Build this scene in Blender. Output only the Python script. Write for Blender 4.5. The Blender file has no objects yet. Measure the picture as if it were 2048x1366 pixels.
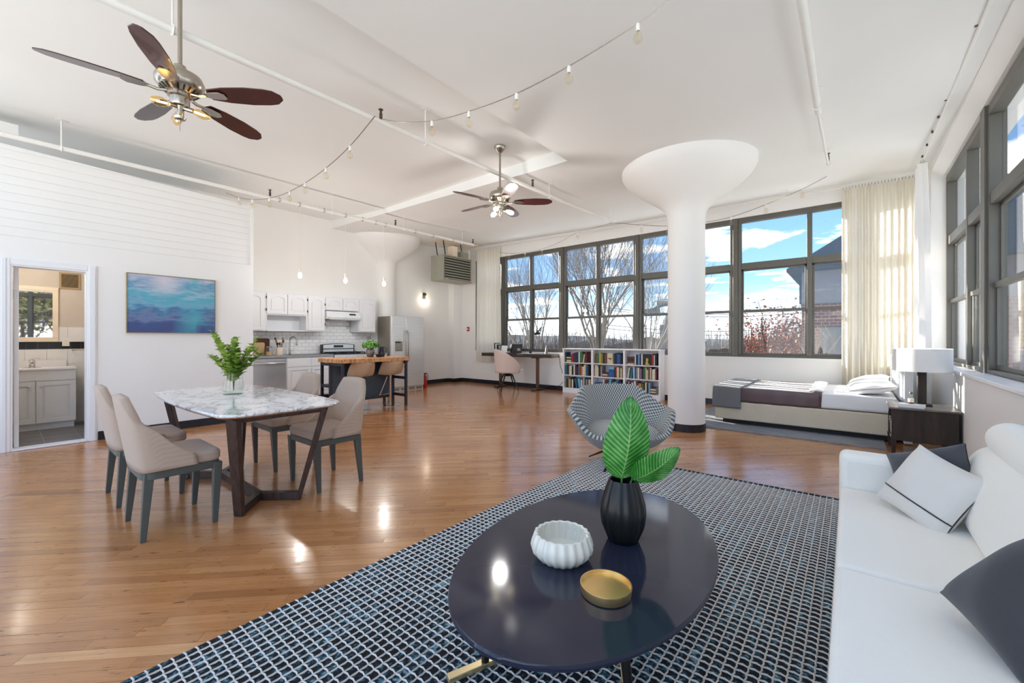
import bpy, math, random
from math import sin, cos, pi, radians as R
from mathutils import Vector as V, Matrix as M4
random.seed(7)
SC = bpy.context.scene
COL = SC.collection

# ---------------------------------------------------------------- camera
YAW = math.atan2(676, 832)
cam_d = bpy.data.cameras.new('camera'); cam = bpy.data.objects.new('camera', cam_d); COL.objects.link(cam)
cam.location = (0, 0, 1.22); cam.rotation_euler = (pi/2, 0, YAW)
cam_d.sensor_width = 36; cam_d.lens = 36*832/2048; cam_d.shift_y = -5/2048; cam_d.clip_start = .05; cam_d.clip_end = 800
SC.camera = cam
# ---------------------------------------------------------------- exposure
vs = SC.view_settings
vs.view_transform = 'Standard'; vs.look = 'None'; vs.gamma = 1; vs.use_curve_mapping = False
vs.exposure = 0.84
SKY = 2.45          # sky strength
GLASS_T = 0.84     # tint of the window panes
try:
    SC.cycles.max_bounces = 10; SC.cycles.diffuse_bounces = 6; SC.cycles.glossy_bounces = 4
    SC.cycles.transparent_max_bounces = 12; SC.cycles.transmission_bounces = 6
    SC.cycles.use_denoising = True; SC.cycles.sample_clamp_indirect = 6.0
except Exception: pass

def lin(c):
    return tuple((v/255/12.92 if v/255 <= .04045 else ((v/255+.055)/1.055)**2.4) for v in c)+(1,)
# ---------------------------------------------------------------- sky
W = bpy.data.worlds.new('sky'); SC.world = W; W.use_nodes = True
wt = W.node_tree; wt.nodes.clear()
def wn(t, **k):
    n = wt.nodes.new(t)
    for a, b in k.items(): setattr(n, a, b)
    return n
wc = wn('ShaderNodeTexCoord'); sep = wn('ShaderNodeSeparateXYZ'); wt.links.new(wc.outputs['Generated'], sep.inputs[0])
rmp = wn('ShaderNodeValToRGB'); e = rmp.color_ramp.elements
e[0].position = 0.0; e[0].color = (.60, .63, .64, 1)
e[1].position = .42; e[1].color = (.09, .18, .34, 1)
for p_, c_ in ((.045, (.36, .45, .52)), (.12, (.155, .28, .44)), (.24, (.10, .205, .38))):
    q = e.new(p_); q.color = c_+(1,)
wt.links.new(sep.outputs[2], rmp.inputs[0])
# clouds: noise on the direction projected to a cloud layer
mx = wn('ShaderNodeMath', operation='MAXIMUM'); wt.links.new(sep.outputs[2], mx.inputs[0]); mx.inputs[1].default_value = .02
ad = wn('ShaderNodeMath', operation='ADD'); wt.links.new(mx.outputs[0], ad.inputs[0]); ad.inputs[1].default_value = .10
dv = wn('ShaderNodeVectorMath', operation='DIVIDE'); wt.links.new(wc.outputs['Generated'], dv.inputs[0]); wt.links.new(ad.outputs[0], dv.inputs[1])
mp = wn('ShaderNodeMapping'); wt.links.new(dv.outputs[0], mp.inputs[0]); mp.inputs['Location'].default_value = (3.1, 1.7, 0); mp.inputs['Scale'].default_value = (1, 1, 0)
nz = wn('ShaderNodeTexNoise'); wt.links.new(mp.outputs[0], nz.inputs['Vector']); nz.inputs['Scale'].default_value = 1.55; nz.inputs['Detail'].default_value = 7; nz.inputs['Roughness'].default_value = .56
cr = wn('ShaderNodeValToRGB'); wt.links.new(nz.outputs['Fac'], cr.inputs[0])
cr.color_ramp.elements[0].position = .525; cr.color_ramp.elements[0].color = (0, 0, 0, 1)
cr.color_ramp.elements[1].position = .67; cr.color_ramp.elements[1].color = (1, 1, 1, 1)
mxc = wn('ShaderNodeMix', data_type='RGBA'); wt.links.new(cr.outputs[0], mxc.inputs[0]); wt.links.new(rmp.outputs[0], mxc.inputs[6]); mxc.inputs[7].default_value = (1.18, 1.13, 1.05, 1)
bg = wn('ShaderNodeBackground'); wt.links.new(mxc.outputs[2], bg.inputs[0]); bg.inputs[1].default_value = SKY
wo = wn('ShaderNodeOutputWorld'); wt.links.new(bg.outputs[0], wo.inputs[0])
# ---------------------------------------------------------------- sun, low and grazing along the window wall
sd = bpy.data.lights.new('sun', 'SUN'); sd.energy = 24; sd.angle = R(.6); sd.color = (1, .93, .82)
sun = bpy.data.objects.new('sun', sd); COL.objects.link(sun)
sun.rotation_euler = V((.93, -.28, -.24)).to_track_quat('-Z', 'Y').to_euler()

# ================================================================ helpers
MATS = {}
class NT:
    def __init__(s, name):
        s.m = bpy.data.materials.new(name); s.m.use_nodes = True; s.t = s.m.node_tree; s.t.nodes.clear()
        s.o = s.n('ShaderNodeOutputMaterial')
    def n(s, t, **k):
        x = s.t.nodes.new(t)
        for a, b in k.items():
            if a.startswith('i_'):
                key = a[2:]; key = int(key) if key.isdigit() else key.replace('_', ' ')
                x.inputs[key].default_value = b
            else: setattr(x, a, b)
        return x
    def l(s, a, b): s.t.links.new(a, b)
    def math(s, op, a, b=None):
        x = s.n('ShaderNodeMath', operation=op)
        for i, v in enumerate((a, b)):
            if v is None: continue
            if isinstance(v, (int, float)): x.inputs[i].default_value = v
            else: s.l(v, x.inputs[i])
        return x.outputs[0]
    def mix(s, f, a, b):
        x = s.n('ShaderNodeMix', data_type='RGBA')
        for i, v in ((0, f), (6, a), (7, b)):
            if isinstance(v, (int, float)): x.inputs[i].default_value = v
            elif isinstance(v, tuple): x.inputs[i].default_value = v
            else: s.l(v, x.inputs[i])
        return x.outputs[2]
    def obj(s, scale=(1, 1, 1), rot=(0, 0, 0), coord='Object'):
        c = s.n('ShaderNodeTexCoord'); p = s.n('ShaderNodeMapping'); s.l(c.outputs[coord], p.inputs[0])
        p.inputs['Scale'].default_value = scale; p.inputs['Rotation'].default_value = rot; return p.outputs[0]
    def noise(s, vec, scale, detail=3, rough=.5):
        x = s.n('ShaderNodeTexNoise'); s.l(vec, x.inputs['Vector']); x.inputs['Scale'].default_value = scale
        x.inputs['Detail'].default_value = detail; x.inputs['Roughness'].default_value = rough; return x.outputs['Fac']
    def ramp(s, f, stops):
        x = s.n('ShaderNodeValToRGB'); s.l(f, x.inputs[0]); el = x.color_ramp.elements
        while len(el) < len(stops): el.new(.5)
        for q, (p, c) in zip(el, stops): q.position = p; q.color = c if isinstance(c, tuple) else (c, c, c, 1)
        return x.outputs[0]
    def bsdf(s, base, rough=.5, metal=0, **k):
        b = s.n('ShaderNodeBsdfPrincipled'); s.b = b
        for key, v in (('Base Color', base), ('Roughness', rough), ('Metallic', metal)):
            if isinstance(v, (int, float, tuple)): b.inputs[key].default_value = v
            else: s.l(v, b.inputs[key])
        for key, v in k.items(): b.inputs[key.replace('_', ' ')].default_value = v
        s.l(b.outputs[0], s.o.inputs[0]); return b
    def bump(s, h, strength=.3, dist=.01):
        x = s.n('ShaderNodeBump'); s.l(h, x.inputs['Height']); x.inputs['Strength'].default_value = strength; x.inputs['Distance'].default_value = dist
        s.l(x.outputs[0], s.b.inputs['Normal'])
    def done(s): MATS[s.m.name] = s.m; return s.m

def mat(name, rgb, rough=.5, metal=0, var=.06, ns=6, bump=0, bs=60, stretch=(1, 1, 1), **k):
    t = NT(name); v = t.obj(stretch); c = lin(rgb)
    n = t.noise(v, ns, 3)
    d = tuple(x*(1-var) for x in c[:3])+(1,); l_ = tuple(min(1, x*(1+var)) for x in c[:3])+(1,)
    t.bsdf(t.ramp(n, [(.3, d), (.7, l_)]), rough, metal, **k)
    if bump: t.bump(t.noise(v, bs, 3), bump, .004)
    return t.done()

def wood(name, dark, light, scale=(2, 30, 30), rough=.45, coat=0):
    t = NT(name); v = t.obj(scale)
    n = t.noise(v, 1.6, 5, .6)
    t.bsdf(t.ramp(n, [(.3, lin(dark)), (.7, lin(light))]), rough, 0, Coat_Weight=coat)
    t.bump(n, .12, .003); return t.done()

def fabric(name, rgb, s=260, var=.12, rough=.9, bump=.35):
    t = NT(name); v = t.obj(); c = lin(rgb)
    a = t.n('ShaderNodeTexWave', wave_type='BANDS', bands_direction='X', i_Scale=s, i_Distortion=1.5); t.l(v, a.inputs[0])
    b = t.n('ShaderNodeTexWave', wave_type='BANDS', bands_direction='Z', i_Scale=s, i_Distortion=1.5); t.l(v, b.inputs[0])
    h = t.math('ADD', a.outputs['Fac'], b.outputs['Fac']); n = t.noise(v, 35, 4, .7)
    f = t.math('MULTIPLY', t.math('ADD', h, n), .33)
    t.bsdf(t.ramp(f, [(.1, tuple(x*(1-var) for x in c[:3])+(1,)), (.8, tuple(min(1, x*(1+var)) for x in c[:3])+(1,))]), rough, 0, Sheen_Weight=.25)
    t.bump(f, bump, .002); return t.done()

def emis(name, rgb, s):
    t = NT(name); x = t.n('ShaderNodeEmission'); x.inputs[0].default_value = lin(rgb); x.inputs[1].default_value = s
    t.l(x.outputs[0], t.o.inputs[0]); return t.done()

def glass(name, tint=(.95, .97, .97), rough=0.0, spec=1.45, gain=1.0):
    t = NT(name); ge = t.n('ShaderNodeNewGeometry'); dt = t.n('ShaderNodeVectorMath', operation='DOT_PRODUCT'); t.l(ge.outputs['Normal'], dt.inputs[0]); t.l(ge.outputs['Incoming'], dt.inputs[1])
    fr = t.math('ADD', t.math('MULTIPLY', t.math('POWER', t.math('SUBTRACT', 1.0, t.math('ABSOLUTE', dt.outputs['Value'])), 5.0), .92), .035); tr = t.n('ShaderNodeBsdfTransparent'); tr.inputs[0].default_value = tint+(1,)
    g = t.n('ShaderNodeBsdfGlossy'); g.inputs['Roughness'].default_value = rough; g.inputs[0].default_value = (1, 1, 1, 1)
    mxx = t.n('ShaderNodeMixShader'); t.l(t.math('MULTIPLY', fr, gain), mxx.inputs[0]); t.l(tr.outputs[0], mxx.inputs[1]); t.l(g.outputs[0], mxx.inputs[2])
    t.l(mxx.outputs[0], t.o.inputs[0]); return t.done()

def link(o, parent=None):
    COL.objects.link(o)
    if parent is not None: o.parent = parent
    return o
def tag(o, label=None, cat=None, group=None, kind=None):
    if label: o['label'] = label
    if cat: o['category'] = cat
    if group: o['group'] = group
    if kind: o['kind'] = kind
    return o
def thing(name, label, cat, loc=(0, 0, 0), rz=0, group=None):
    o = bpy.data.objects.new(name, None); o.empty_display_size = .1; COL.objects.link(o)
    o.location = loc; o.rotation_euler = (0, 0, rz); return tag(o, label, cat, group)
def dup(root, loc, rz=None, label=None, group=None, parent=None):
    r = root.copy(); COL.objects.link(r); r.location = loc
    if rz is not None: r.rotation_euler = (0, 0, rz)
    if label: r['label'] = label
    if group: r['group'] = group
    if parent: r.parent = parent
    for ch in list(root.children):
        c = ch.copy(); COL.objects.link(c); c.parent = r
        for g in ch.children:
            d = g.copy(); COL.objects.link(d); d.parent = c
    return r

class B:
    """collects polygons, builds ONE mesh object"""
    def __init__(s): s.v = []; s.f = []; s.xf = None
    def at(s, loc=(0, 0, 0), rot=(0, 0, 0)):
        from mathutils import Euler
        s.xf = M4.Translation(V(loc)) @ Euler(rot).to_matrix().to_4x4(); return s
    def off(s): s.xf = None; return s
    def add(s, vs, fs):
        n = len(s.v)
        s.v += [tuple(s.xf @ V(p)) if s.xf else tuple(p) for p in vs]
        s.f += [tuple(i+n for i in f) for f in fs]; return s
    def box(s, a, b):
        x0, y0, z0 = a; x1, y1, z1 = b
        return s.add([(x0, y0, z0), (x1, y0, z0), (x1, y1, z0), (x0, y1, z0), (x0, y0, z1), (x1, y0, z1), (x1, y1, z1), (x0, y1, z1)],
                     [(3, 2, 1, 0), (4, 5, 6, 7), (0, 1, 5, 4), (1, 2, 6, 5), (2, 3, 7, 6), (3, 0, 4, 7)])
    def cbox(s, c, d): return s.box(tuple(c[i]-d[i]/2 for i in range(3)), tuple(c[i]+d[i]/2 for i in range(3)))
    def hexa(s, lo, hi):   # 4 low points, 4 high points
        return s.add(list(lo)+list(hi), [(3, 2, 1, 0), (4, 5, 6, 7), (0, 1, 5, 4), (1, 2, 6, 5), (2, 3, 7, 6), (3, 0, 4, 7)])
    def bar(s, p, q, w, h=None, up=(0, 0, 1), w2=None, h2=None):
        h = h or w; w2 = w2 or w; h2 = h2 or h
        p, q = V(p), V(q); d = (q-p).normalized(); u = V(up)
        if abs(d.dot(u)) > .98: u = V((1, 0, 0))
        r = d.cross(u).normalized(); u = r.cross(d).normalized()
        def ring(c, a, b): return [c-r*a/2-u*b/2, c+r*a/2-u*b/2, c+r*a/2+u*b/2, c-r*a/2+u*b/2]
        return s.add(ring(p, w, h)+ring(q, w2, h2), [(3, 2, 1, 0), (4, 5, 6, 7), (0, 1, 5, 4), (1, 2, 6, 5), (2, 3, 7, 6), (3, 0, 4, 7)])
    def cyl(s, p, q, r, r2=None, n=12, caps=True):
        r2 = r if r2 is None else r2; p, q = V(p), V(q); d = (q-p).normalized(); u = V((0, 0, 1)) if abs(d.z) < .9 else V((1, 0, 0))
        a = d.cross(u).normalized(); b = d.cross(a).normalized()
        vs = [p+(a*cos(2*pi*i/n)+b*sin(2*pi*i/n))*r for i in range(n)]+[q+(a*cos(2*pi*i/n)+b*sin(2*pi*i/n))*r2 for i in range(n)]
        fs = [(i, n+i, n+(i+1) % n, (i+1) % n) for i in range(n)]
        if caps: fs += [tuple(range(n)), tuple(range(2*n-1, n-1, -1))]
        return s.add(vs, fs)
    def tube(s, pts, r, n=6, closed=False, rs=None):
        pts = [V(p) for p in pts]; vs = []; m = len(pts); pn = None
        for i, p in enumerate(pts):
            d = (pts[(i+1) % m if closed else min(i+1, m-1)]-pts[(i-1) % m if closed else max(i-1, 0)]).normalized()
            if pn is None:
                u = V((0, 0, 1)) if abs(d.z) < .9 else V((1, 0, 0)); a = d.cross(u).normalized()
            else: a = (pn-d*pn.dot(d)).normalized()
            pn = a; b = d.cross(a); rr = rs[i] if rs else r
            vs += [p+(a*cos(2*pi*k/n)+b*sin(2*pi*k/n))*rr for k in range(n)]
        fs = []
        for i in range(m if closed else m-1):
            j = (i+1) % m
            fs += [(i*n+k, i*n+(k+1) % n, j*n+(k+1) % n, j*n+k) for k in range(n)]
        if not closed: fs += [tuple(range(n-1, -1, -1)), tuple((m-1)*n+k for k in range(n))]
        return s.add(vs, fs)
    def lathe(s, prof, n=24, c=(0, 0, 0), flute=0, fa=0, a0=0, a1=2*pi):
        full = abs(a1-a0-2*pi) < 1e-6; cnt = n if full else n+1; vs = []
        for (r, z) in prof:
            for i in range(cnt):
                a = a0+(a1-a0)*i/n; rr = r*(1+fa*cos(flute*a)) if flute else r
                vs.append((c[0]+rr*cos(a), c[1]+rr*sin(a), c[2]+z))
        fs = []
        for j in range(len(prof)-1):
            for i in range(n):
                k = (i+1) % cnt; fs.append((j*cnt+i, j*cnt+k, (j+1)*cnt+k, (j+1)*cnt+i))
        if full:
            if prof[0][0] > 1e-5: fs.append(tuple(range(cnt-1, -1, -1)))
            if prof[-1][0] > 1e-5: fs.append(tuple((len(prof)-1)*cnt+i for i in range(cnt)))
        return s.add(vs, fs)
    def prism(s, pts, z0, z1, ax='z'):
        n = len(pts)
        g = {'z': lambda a, b, c: (a, b, c), 'y': lambda a, b, c: (a, c, b), 'x': lambda a, b, c: (c, a, b)}[ax]
        vs = [g(a, b, z0) for a, b in pts]+[g(a, b, z1) for a, b in pts]
        return s.add(vs, [tuple(range(n-1, -1, -1)), tuple(range(n, 2*n))]+[(i, (i+1) % n, n+(i+1) % n, n+i) for i in range(n)])
    def pgrid(s, fn, nu, nv, su, sv):
        """grid that also stores pattern coordinates"""
        s.grid(fn, nu, nv); s.pat = [(i/nu*su, j/nv*sv, 0) for j in range(nv+1) for i in range(nu+1)]; return s
    def grid(s, fn, nu, nv, wrap=False):
        vs = [fn(i/nu, j/nv) for j in range(nv+1) for i in range(nu if wrap else nu+1)]; w = nu if wrap else nu+1
        return s.add(vs, [(j*w+i, j*w+(i+1) % w, (j+1)*w+(i+1) % w, (j+1)*w+i) for j in range(nv) for i in range(nu)])
    def ball(s, c, r, n=12, m=8, sq=(1, 1, 1)):
        return s.lathe2(c, r, n, m, sq)
    def lathe2(s, c, r, n, m, sq):
        vs = []
        for j in range(m+1):
            t = pi*j/m
            for i in range(n):
                a = 2*pi*i/n; vs.append((c[0]+r*sq[0]*sin(t)*cos(a), c[1]+r*sq[1]*sin(t)*sin(a), c[2]-r*sq[2]*cos(t)))
        return s.add(vs, [(j*n+i, j*n+(i+1) % n, (j+1)*n+(i+1) % n, (j+1)*n+i) for j in range(m) for i in range(n)])
    def mesh(s, name):
        me = bpy.data.meshes.new(name); me.from_pydata(s.v, [], s.f); me.validate(); me.update(); return me
    def ob(s, name, m, parent=None, smooth=False, bev=0, seg=2, sub=0, solid=0, label=None, cat=None, group=None, kind=None, weld=False):
        me = s.mesh(name)
        if getattr(s, 'pat', None) and len(s.pat) == len(me.vertices):
            at_ = me.attributes.new('pat', 'FLOAT_VECTOR', 'POINT'); at_.data.foreach_set('vector', [c for p_ in s.pat for c in p_])
        o = bpy.data.objects.new(name, me); me.materials.append(MATS[m] if isinstance(m, str) else m)
        link(o, parent); tag(o, label, cat, group, kind)
        if weld: w = o.modifiers.new('w', 'WELD'); w.merge_threshold = 1e-4
        if solid: w = o.modifiers.new('s', 'SOLIDIFY'); w.thickness = solid; w.offset = 0
        if bev: w = o.modifiers.new('b', 'BEVEL'); w.width = bev; w.segments = seg; w.limit_method = 'ANGLE'; w.angle_limit = R(35)
        if sub: w = o.modifiers.new('u', 'SUBSURF'); w.levels = sub; w.render_levels = sub
        if smooth or bev or sub:
            for p in me.polygons: p.use_smooth = True
            if not sub:
                try: me.set_sharp_from_angle(angle=R(38))
                except Exception: pass
        return o
def rrect(w, d, r, n=5, cx=0, cy=0):
    P = []
    for (sx, sy, a0) in ((1, 1, 0), (-1, 1, pi/2), (-1, -1, pi), (1, -1, 3*pi/2)):
        for i in range(n+1):
            a = a0+pi/2*i/n; P.append((cx+sx*(w/2-r)+r*cos(a), cy+sy*(d/2-r)+r*sin(a)))
    return P
def struct(o): o['kind'] = 'structure'; return o
# ================================================================ materials
mat('wall_white', (239, 238, 236), .6, var=.015, ns=1.2, bump=.06, bs=90)
mat('ceiling_white', (236, 236, 234), .75, var=.02, ns=.8, bump=.15, bs=14)
mat('trim_white', (236, 237, 240), .4, var=.01)
mat('black_base', (34, 36, 42), .25, var=.1)
mat('frame_grey', (100, 98, 92), .42, var=.06, ns=3, metal=.3)
mat('sill_white', (232, 233, 238), .35, var=.03, ns=4)
mat('pipe_white', (236, 235, 231), .45, var=.02)
mat('steel', (190, 188, 184), .25, 1, var=.05)
mat('nickel', (178, 170, 158), .26, 1, var=.05)
mat('chrome', (225, 225, 228), .08, 1, var=.02)
mat('black_metal', (32, 31, 31), .4, .5, var=.1)
mat('black_plastic', (26, 26, 28), .35, var=.1)
mat('gap_dark', (58, 38, 24), .9)
mat('dark_gap', (30, 30, 32), .8)
glass('pane_glass', tuple(GLASS_T**.5*k for k in (.99, 1.0, 1.005)), gain=.9)
glass('clear_glass', (.93, .95, .94), gain=1.0)
glass('bulb_glass', (.96, .94, .88), gain=1.1)
def floor_mat():
    t = NT('floor_wood'); at = t.n('ShaderNodeAttribute', attribute_name='shade', attribute_type='GEOMETRY')
    v = t.obj((1, 1, 1), (0, 0, R(-45)))
    sc = t.n('ShaderNodeVectorMath', operation='MULTIPLY'); t.l(v, sc.inputs[0]); sc.inputs[1].default_value = (5, 75, 1)
    of = t.n('ShaderNodeVectorMath', operation='ADD'); t.l(sc.outputs[0], of.inputs[0])
    cm = t.n('ShaderNodeCombineXYZ'); t.l(t.math('MULTIPLY', at.outputs['Fac'], 40), cm.inputs[0]); t.l(t.math('MULTIPLY', at.outputs['Fac'], 17), cm.inputs[2]); t.l(cm.outputs[0], of.inputs[1])
    g = t.noise(of.outputs[0], 1.0, 6, .62)
    base = t.ramp(at.outputs['Fac'], [(0, lin((160, 104, 60))), (.25, lin((186, 126, 76))), (.6, lin((204, 142, 88))), (.85, lin((216, 156, 102))), (1, lin((226, 170, 116)))])
    c1 = t.mix(t.ramp(g, [(.25, .0), (.75, .42)]), base, lin((122, 78, 48)))
    big = t.noise(v, 1.3, 4, .6)
    c2 = t.mix(t.ramp(big, [(.42, .0), (.72, .38)]), c1, lin((138, 92, 60)))
    # dark scars running with the grain
    sv = t.n('ShaderNodeVectorMath', operation='MULTIPLY'); t.l(v, sv.inputs[0]); sv.inputs[1].default_value = (5, 30, 1)
    sp = t.noise(sv.outputs[0], 1.6, 4, .7)
    c3 = t.mix(t.ramp(sp, [(.61, .0), (.70, .9)]), c2, lin((54, 32, 20)))
    rr = t.math('ADD', t.math('MULTIPLY', g, .12), .15)
    t.bsdf(c3, rr, 0, IOR=1.5, Coat_Weight=.35, Coat_Roughness=.12)
    t.bump(t.math('ADD', g, t.math('MULTIPLY', sp, .3)), .04, .002); return t.done()
floor_mat()

# ================================================================ structure
def zL(x, y): return 3.52+.05*max(0, y-5.5)+.025*max(0, -3.2-x)
def zC(x): return 3.70+.07*max(0, -7-x)
WY = 8.40        # inner face of the window wall
WR = 0.86        # inner face of the low wall under the right windows
KX = -8.90       # kitchen wall
LX = -7.05       # partition face

# ---- floor with planks laid on the diagonal
b = B(); b.box((-7.1, -2.2, -.06), (WR+.05, WY+.05, -.006)); b.box((-9, 2.4, -.06), (-7.1, WY+.05, -.006))
floor = struct(b.ob('floor', 'gap_dark'))
def clip(poly, x0, x1, y0, y1):
    for ax, lim, sg in ((0, x0, 1), (0, x1, -1), (1, y0, 1), (1, y1, -1)):
        out = []
        for i, p in enumerate(poly):
            q = poly[(i+1) % len(poly)]; a = (p[ax]-lim)*sg; c = (q[ax]-lim)*sg
            if a >= 0: out.append(p)
            if a*c < 0:
                k = a/(a-c); out.append((p[0]+(q[0]-p[0])*k, p[1]+(q[1]-p[1])*k))
        poly = out
        if len(poly) < 3: return None
    return poly
def make_planks():
    rs = random.Random(3); S = math.sqrt(.5); wd = .0585; gap = .0012; res = []
    p = -8.5
    while p < 13.5:
        s = -10+rs.random()
        run = rs.random()
        while s < 9.5:
            L = rs.choice((.3, .42, .55, .7, .85, 1.05)); c = (s+L/2, p+wd/2); s0 = s
            s += L; cx = (c[0]-c[1])*S; cy = (c[0]+c[1])*S
            if not (-9.6 < cx < 1.6 and -2.8 < cy < 9): continue
            dp = -sin(YAW)*cx+cos(YAW)*cy; r_ = cos(YAW)*cx+sin(YAW)*cy
            if dp < .35 or abs(r_) > 1.32*dp+1.3: continue
            q = [((a-c_)*S, (a+c_)*S) for a, c_ in ((s0+gap/2, p+gap/2), (s0+L-gap/2, p+gap/2), (s0+L-gap/2, p+wd-gap/2), (s0+gap/2, p+wd-gap/2))]
            sh = min(1, max(0, rs.gauss(.5, .17)))
            for rc in ((-7.1, WR+.04, -2.1, WY+.04), (-8.98, -7.1, 2.42, WY+.04)):
                pl = clip(q, *rc)
                if pl:
                    inview = 1 if abs(r_) < 1.23*dp and dp > 1.45 else .001
                    res.append((inview*L*wd/dp**3, pl, sh, rs.uniform(-.0004, .0004), rs.uniform(-.0004, .0004)))
        p += wd
    res.sort(key=lambda r: -r[0]); return res
def plank_geo(bb, pl, dz, tz):
    n = len(pl); k = len(bb.v)
    zs = [dz+tz*((i % 2)*2-1)*.5 for i in range(n)]
    bb.v += [(x, y, -.010) for x, y in pl]+[(x, y, z) for (x, y), z in zip(pl, zs)]
    bb.f += [tuple(k+n+i for i in range(n))]+[(k+i, k+(i+1) % n, k+n+(i+1) % n, k+n+i) for i in range(n)]
def shade_attr(me, vals):
    a = me.attributes.new('shade', 'FLOAT', 'FACE'); a.data.foreach_set('value', vals)
PL = make_planks()
for i, (w_, pl, sh, dz, tz) in enumerate(PL[:300]):
    bb = B(); plank_geo(bb, pl, dz, tz); o = bb.ob('plank', 'floor_wood', floor); shade_attr(o.data, [sh]*len(o.data.polygons))
bb = B(); vals = []
for (w_, pl, sh, dz, tz) in PL[300:]:
    plank_geo(bb, pl, dz, tz); vals += [sh]*(len(pl)+1)
o = bb.ob('plank_field', 'floor_wood', floor, kind='stuff'); shade_attr(o.data, vals[:len(o.data.polygons)])

# ---- ceiling: sloping slab with a raised bay over dining and kitchen
CX0 = -2.83; CY0 = 4.62
b = B()
def cgrid(b, x0, x1, y0, y1, nx, ny, f):
    b.grid(lambda u, v: (x0+(x1-x0)*u, y0+(y1-y0)*v, f(x0+(x1-x0)*u, y0+(y1-y0)*v)), nx, ny)
cgrid(b, CX0, 1.32, -.3, 8.62, 4, 24, zL)
cgrid(b, -9.05, CX0, CY0, 8.62, 16, 14, zL)
b.grid(lambda u, v: (CX0, -1.2+(CY0+1.2)*u, zL(CX0, 0)+(zC(CX0)-zL(CX0, 0))*v if v else zL(CX0, -1.2+(CY0+1.2)*u)), 4, 1)
b.grid(lambda u, v: (-9.05+(CX0+9.05)*u, CY0, zL(-9.05+(CX0+9.05)*u, CY0) if v == 0 else zC(-9.05+(CX0+9.05)*u)), 24, 1)
cgrid(b, -9.05, CX0, -1.2, CY0, 24, 4, lambda x, y: zC(x))
b.box((-9.05, -1.2, 4.0), (CX0, 8.62, 4.1)); b.box((CX0, -.3, 4.0), (1.32, 8.62, 4.1))
struct(b.ob('ceiling', 'ceiling_white'))
# faint downstand bands of the slab
b = B(); b.add([(-.78, -.2, 3.505), (-.50, -.2, 3.505), (-.50, 8.38, 3.648), (-.78, 8.38, 3.648), (-.86, -.2, 3.522), (-.42, -.2, 3.522), (-.42, 8.38, 3.67), (-.86, 8.38, 3.67)],
     [(3, 2, 1, 0), (0, 1, 5, 4), (1, 2, 6, 5), (2, 3, 7, 6), (3, 0, 4, 7)])
struct(b.ob('trim_1', 'ceiling_white'))

# ---- partition on the left with the bathroom doorway
DY0, DY1, DH = .07, .66, 2.03
TH = .14
b = B()
b.box((LX-TH, -1.2, 0), (LX, DY0, 2.335)); b.box((LX-TH, DY1, 0), (LX, 2.43, 2.335)); b.box((LX-TH, DY0, DH), (LX, DY1, 2.335))
b.hexa([(LX-TH, -1.2, 2.335), (LX-.012, -1.2, 2.335), (LX-.012, 2.43, 2.335), (LX-TH, 2.43, 2.335)], [(LX-TH, -1.2, 3.365), (LX-.012, -1.2, 3.365), (LX-.012, 2.43, 3.235), (LX-TH, 2.43, 3.235)])
wall_left = struct(b.ob('wall_left', 'wall_white'))
z0 = 2.343; k = 0
while z0 < 3.37:
    z1 = z0+.0925
    def cut(z, y): return min(z, 3.362-.13*(y+1.2)/3.63)
    if cut(z1, -1.2)-z0 > .01:
        ye = 2.40 if cut(z1, 2.4) > z0+.012 else -1.2+(3.355-z0)/.13*3.63
        ye = min(2.40, ye); ya = -1.2
        bb = B(); bb.hexa([(LX-.012, ya, z0), (LX-.004, ya, z0), (LX-.004, ye, z0), (LX-.012, ye, z0)],
                          [(LX-.012, ya, cut(z1-.0018, ya)), (LX-.004, ya, cut(z1-.0018, ya)), (LX-.004, ye, max(z0+.004, cut(z1-.0018, ye))), (LX-.012, ye, max(z0+.004, cut(z1-.0018, ye)))])
        bb.ob('board', 'wall_white', wall_left)
    z0 = z1
B().box((LX-.012, 2.40, 2.335), (LX+.008, 2.435, 3.235)).ob('corner_strip', 'wall_white', wall_left)
b = B(); b.box((KX+.02, 2.31, 0), (LX-TH, 2.43, 3.3)); struct(b.ob('wall_return', 'wall_white'))
b = B(); b.box((KX-.15, -1.2, 0), (KX, 8.62, 4.0)); struct(b.ob('wall_rear', 'wall_white'))
b = B(); b.box((KX, 8.08, 0), (-8.68, WY, 3.95)); struct(b.ob('wall_pilaster', 'wall_white'))
# ---- window wall
WZ0, WZ1 = .90, 3.40
b = B(); b.box((KX, WY, 0), (1.32, WY+.24, WZ0)); b.box((KX, WY, WZ1), (1.32, WY+.24, 4.0)); b.box((KX, WY, WZ0), (-8.16, WY+.24, WZ1)); b.box((.80, WY, WZ0), (1.32, WY+.24, WZ1))
struct(b.ob('wall_far', 'wall_white'))
# ---- right wall
b = B(); b.box((WR, -.9, 0), (1.32, WY, .86)); b.box((WR+.12, -.9, 3.42), (1.32, WY, 4.0)); b.box((WR, 8.05, .86), (1.32, WY, 4.0)); b.box((.98, -.9, .86), (1.32, -.58, 3.42))
b.hexa([(WR+.0, -.9, 3.50), (WR+.12, -.9, 3.42), (WR+.12, 8.05, 3.42), (WR, 8.05, 3.50)], [(WR+.0, -.9, 4.0), (WR+.12, -.9, 4.0), (WR+.12, 8.05, 4.0), (WR, 8.05, 4.0)])
struct(b.ob('wall_right', 'wall_white'))
b = B(); b.box((WR-.02, -.9, .86), (1.06, 8.05, .895)); struct(b.ob('trim_2', 'sill_white', bev=.006))
b = B(); b.box((-8.16, WY-.015, WZ0-.03), (.80, WY+.06, WZ0)); struct(b.ob('trim_3', 'wall_white'))
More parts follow.
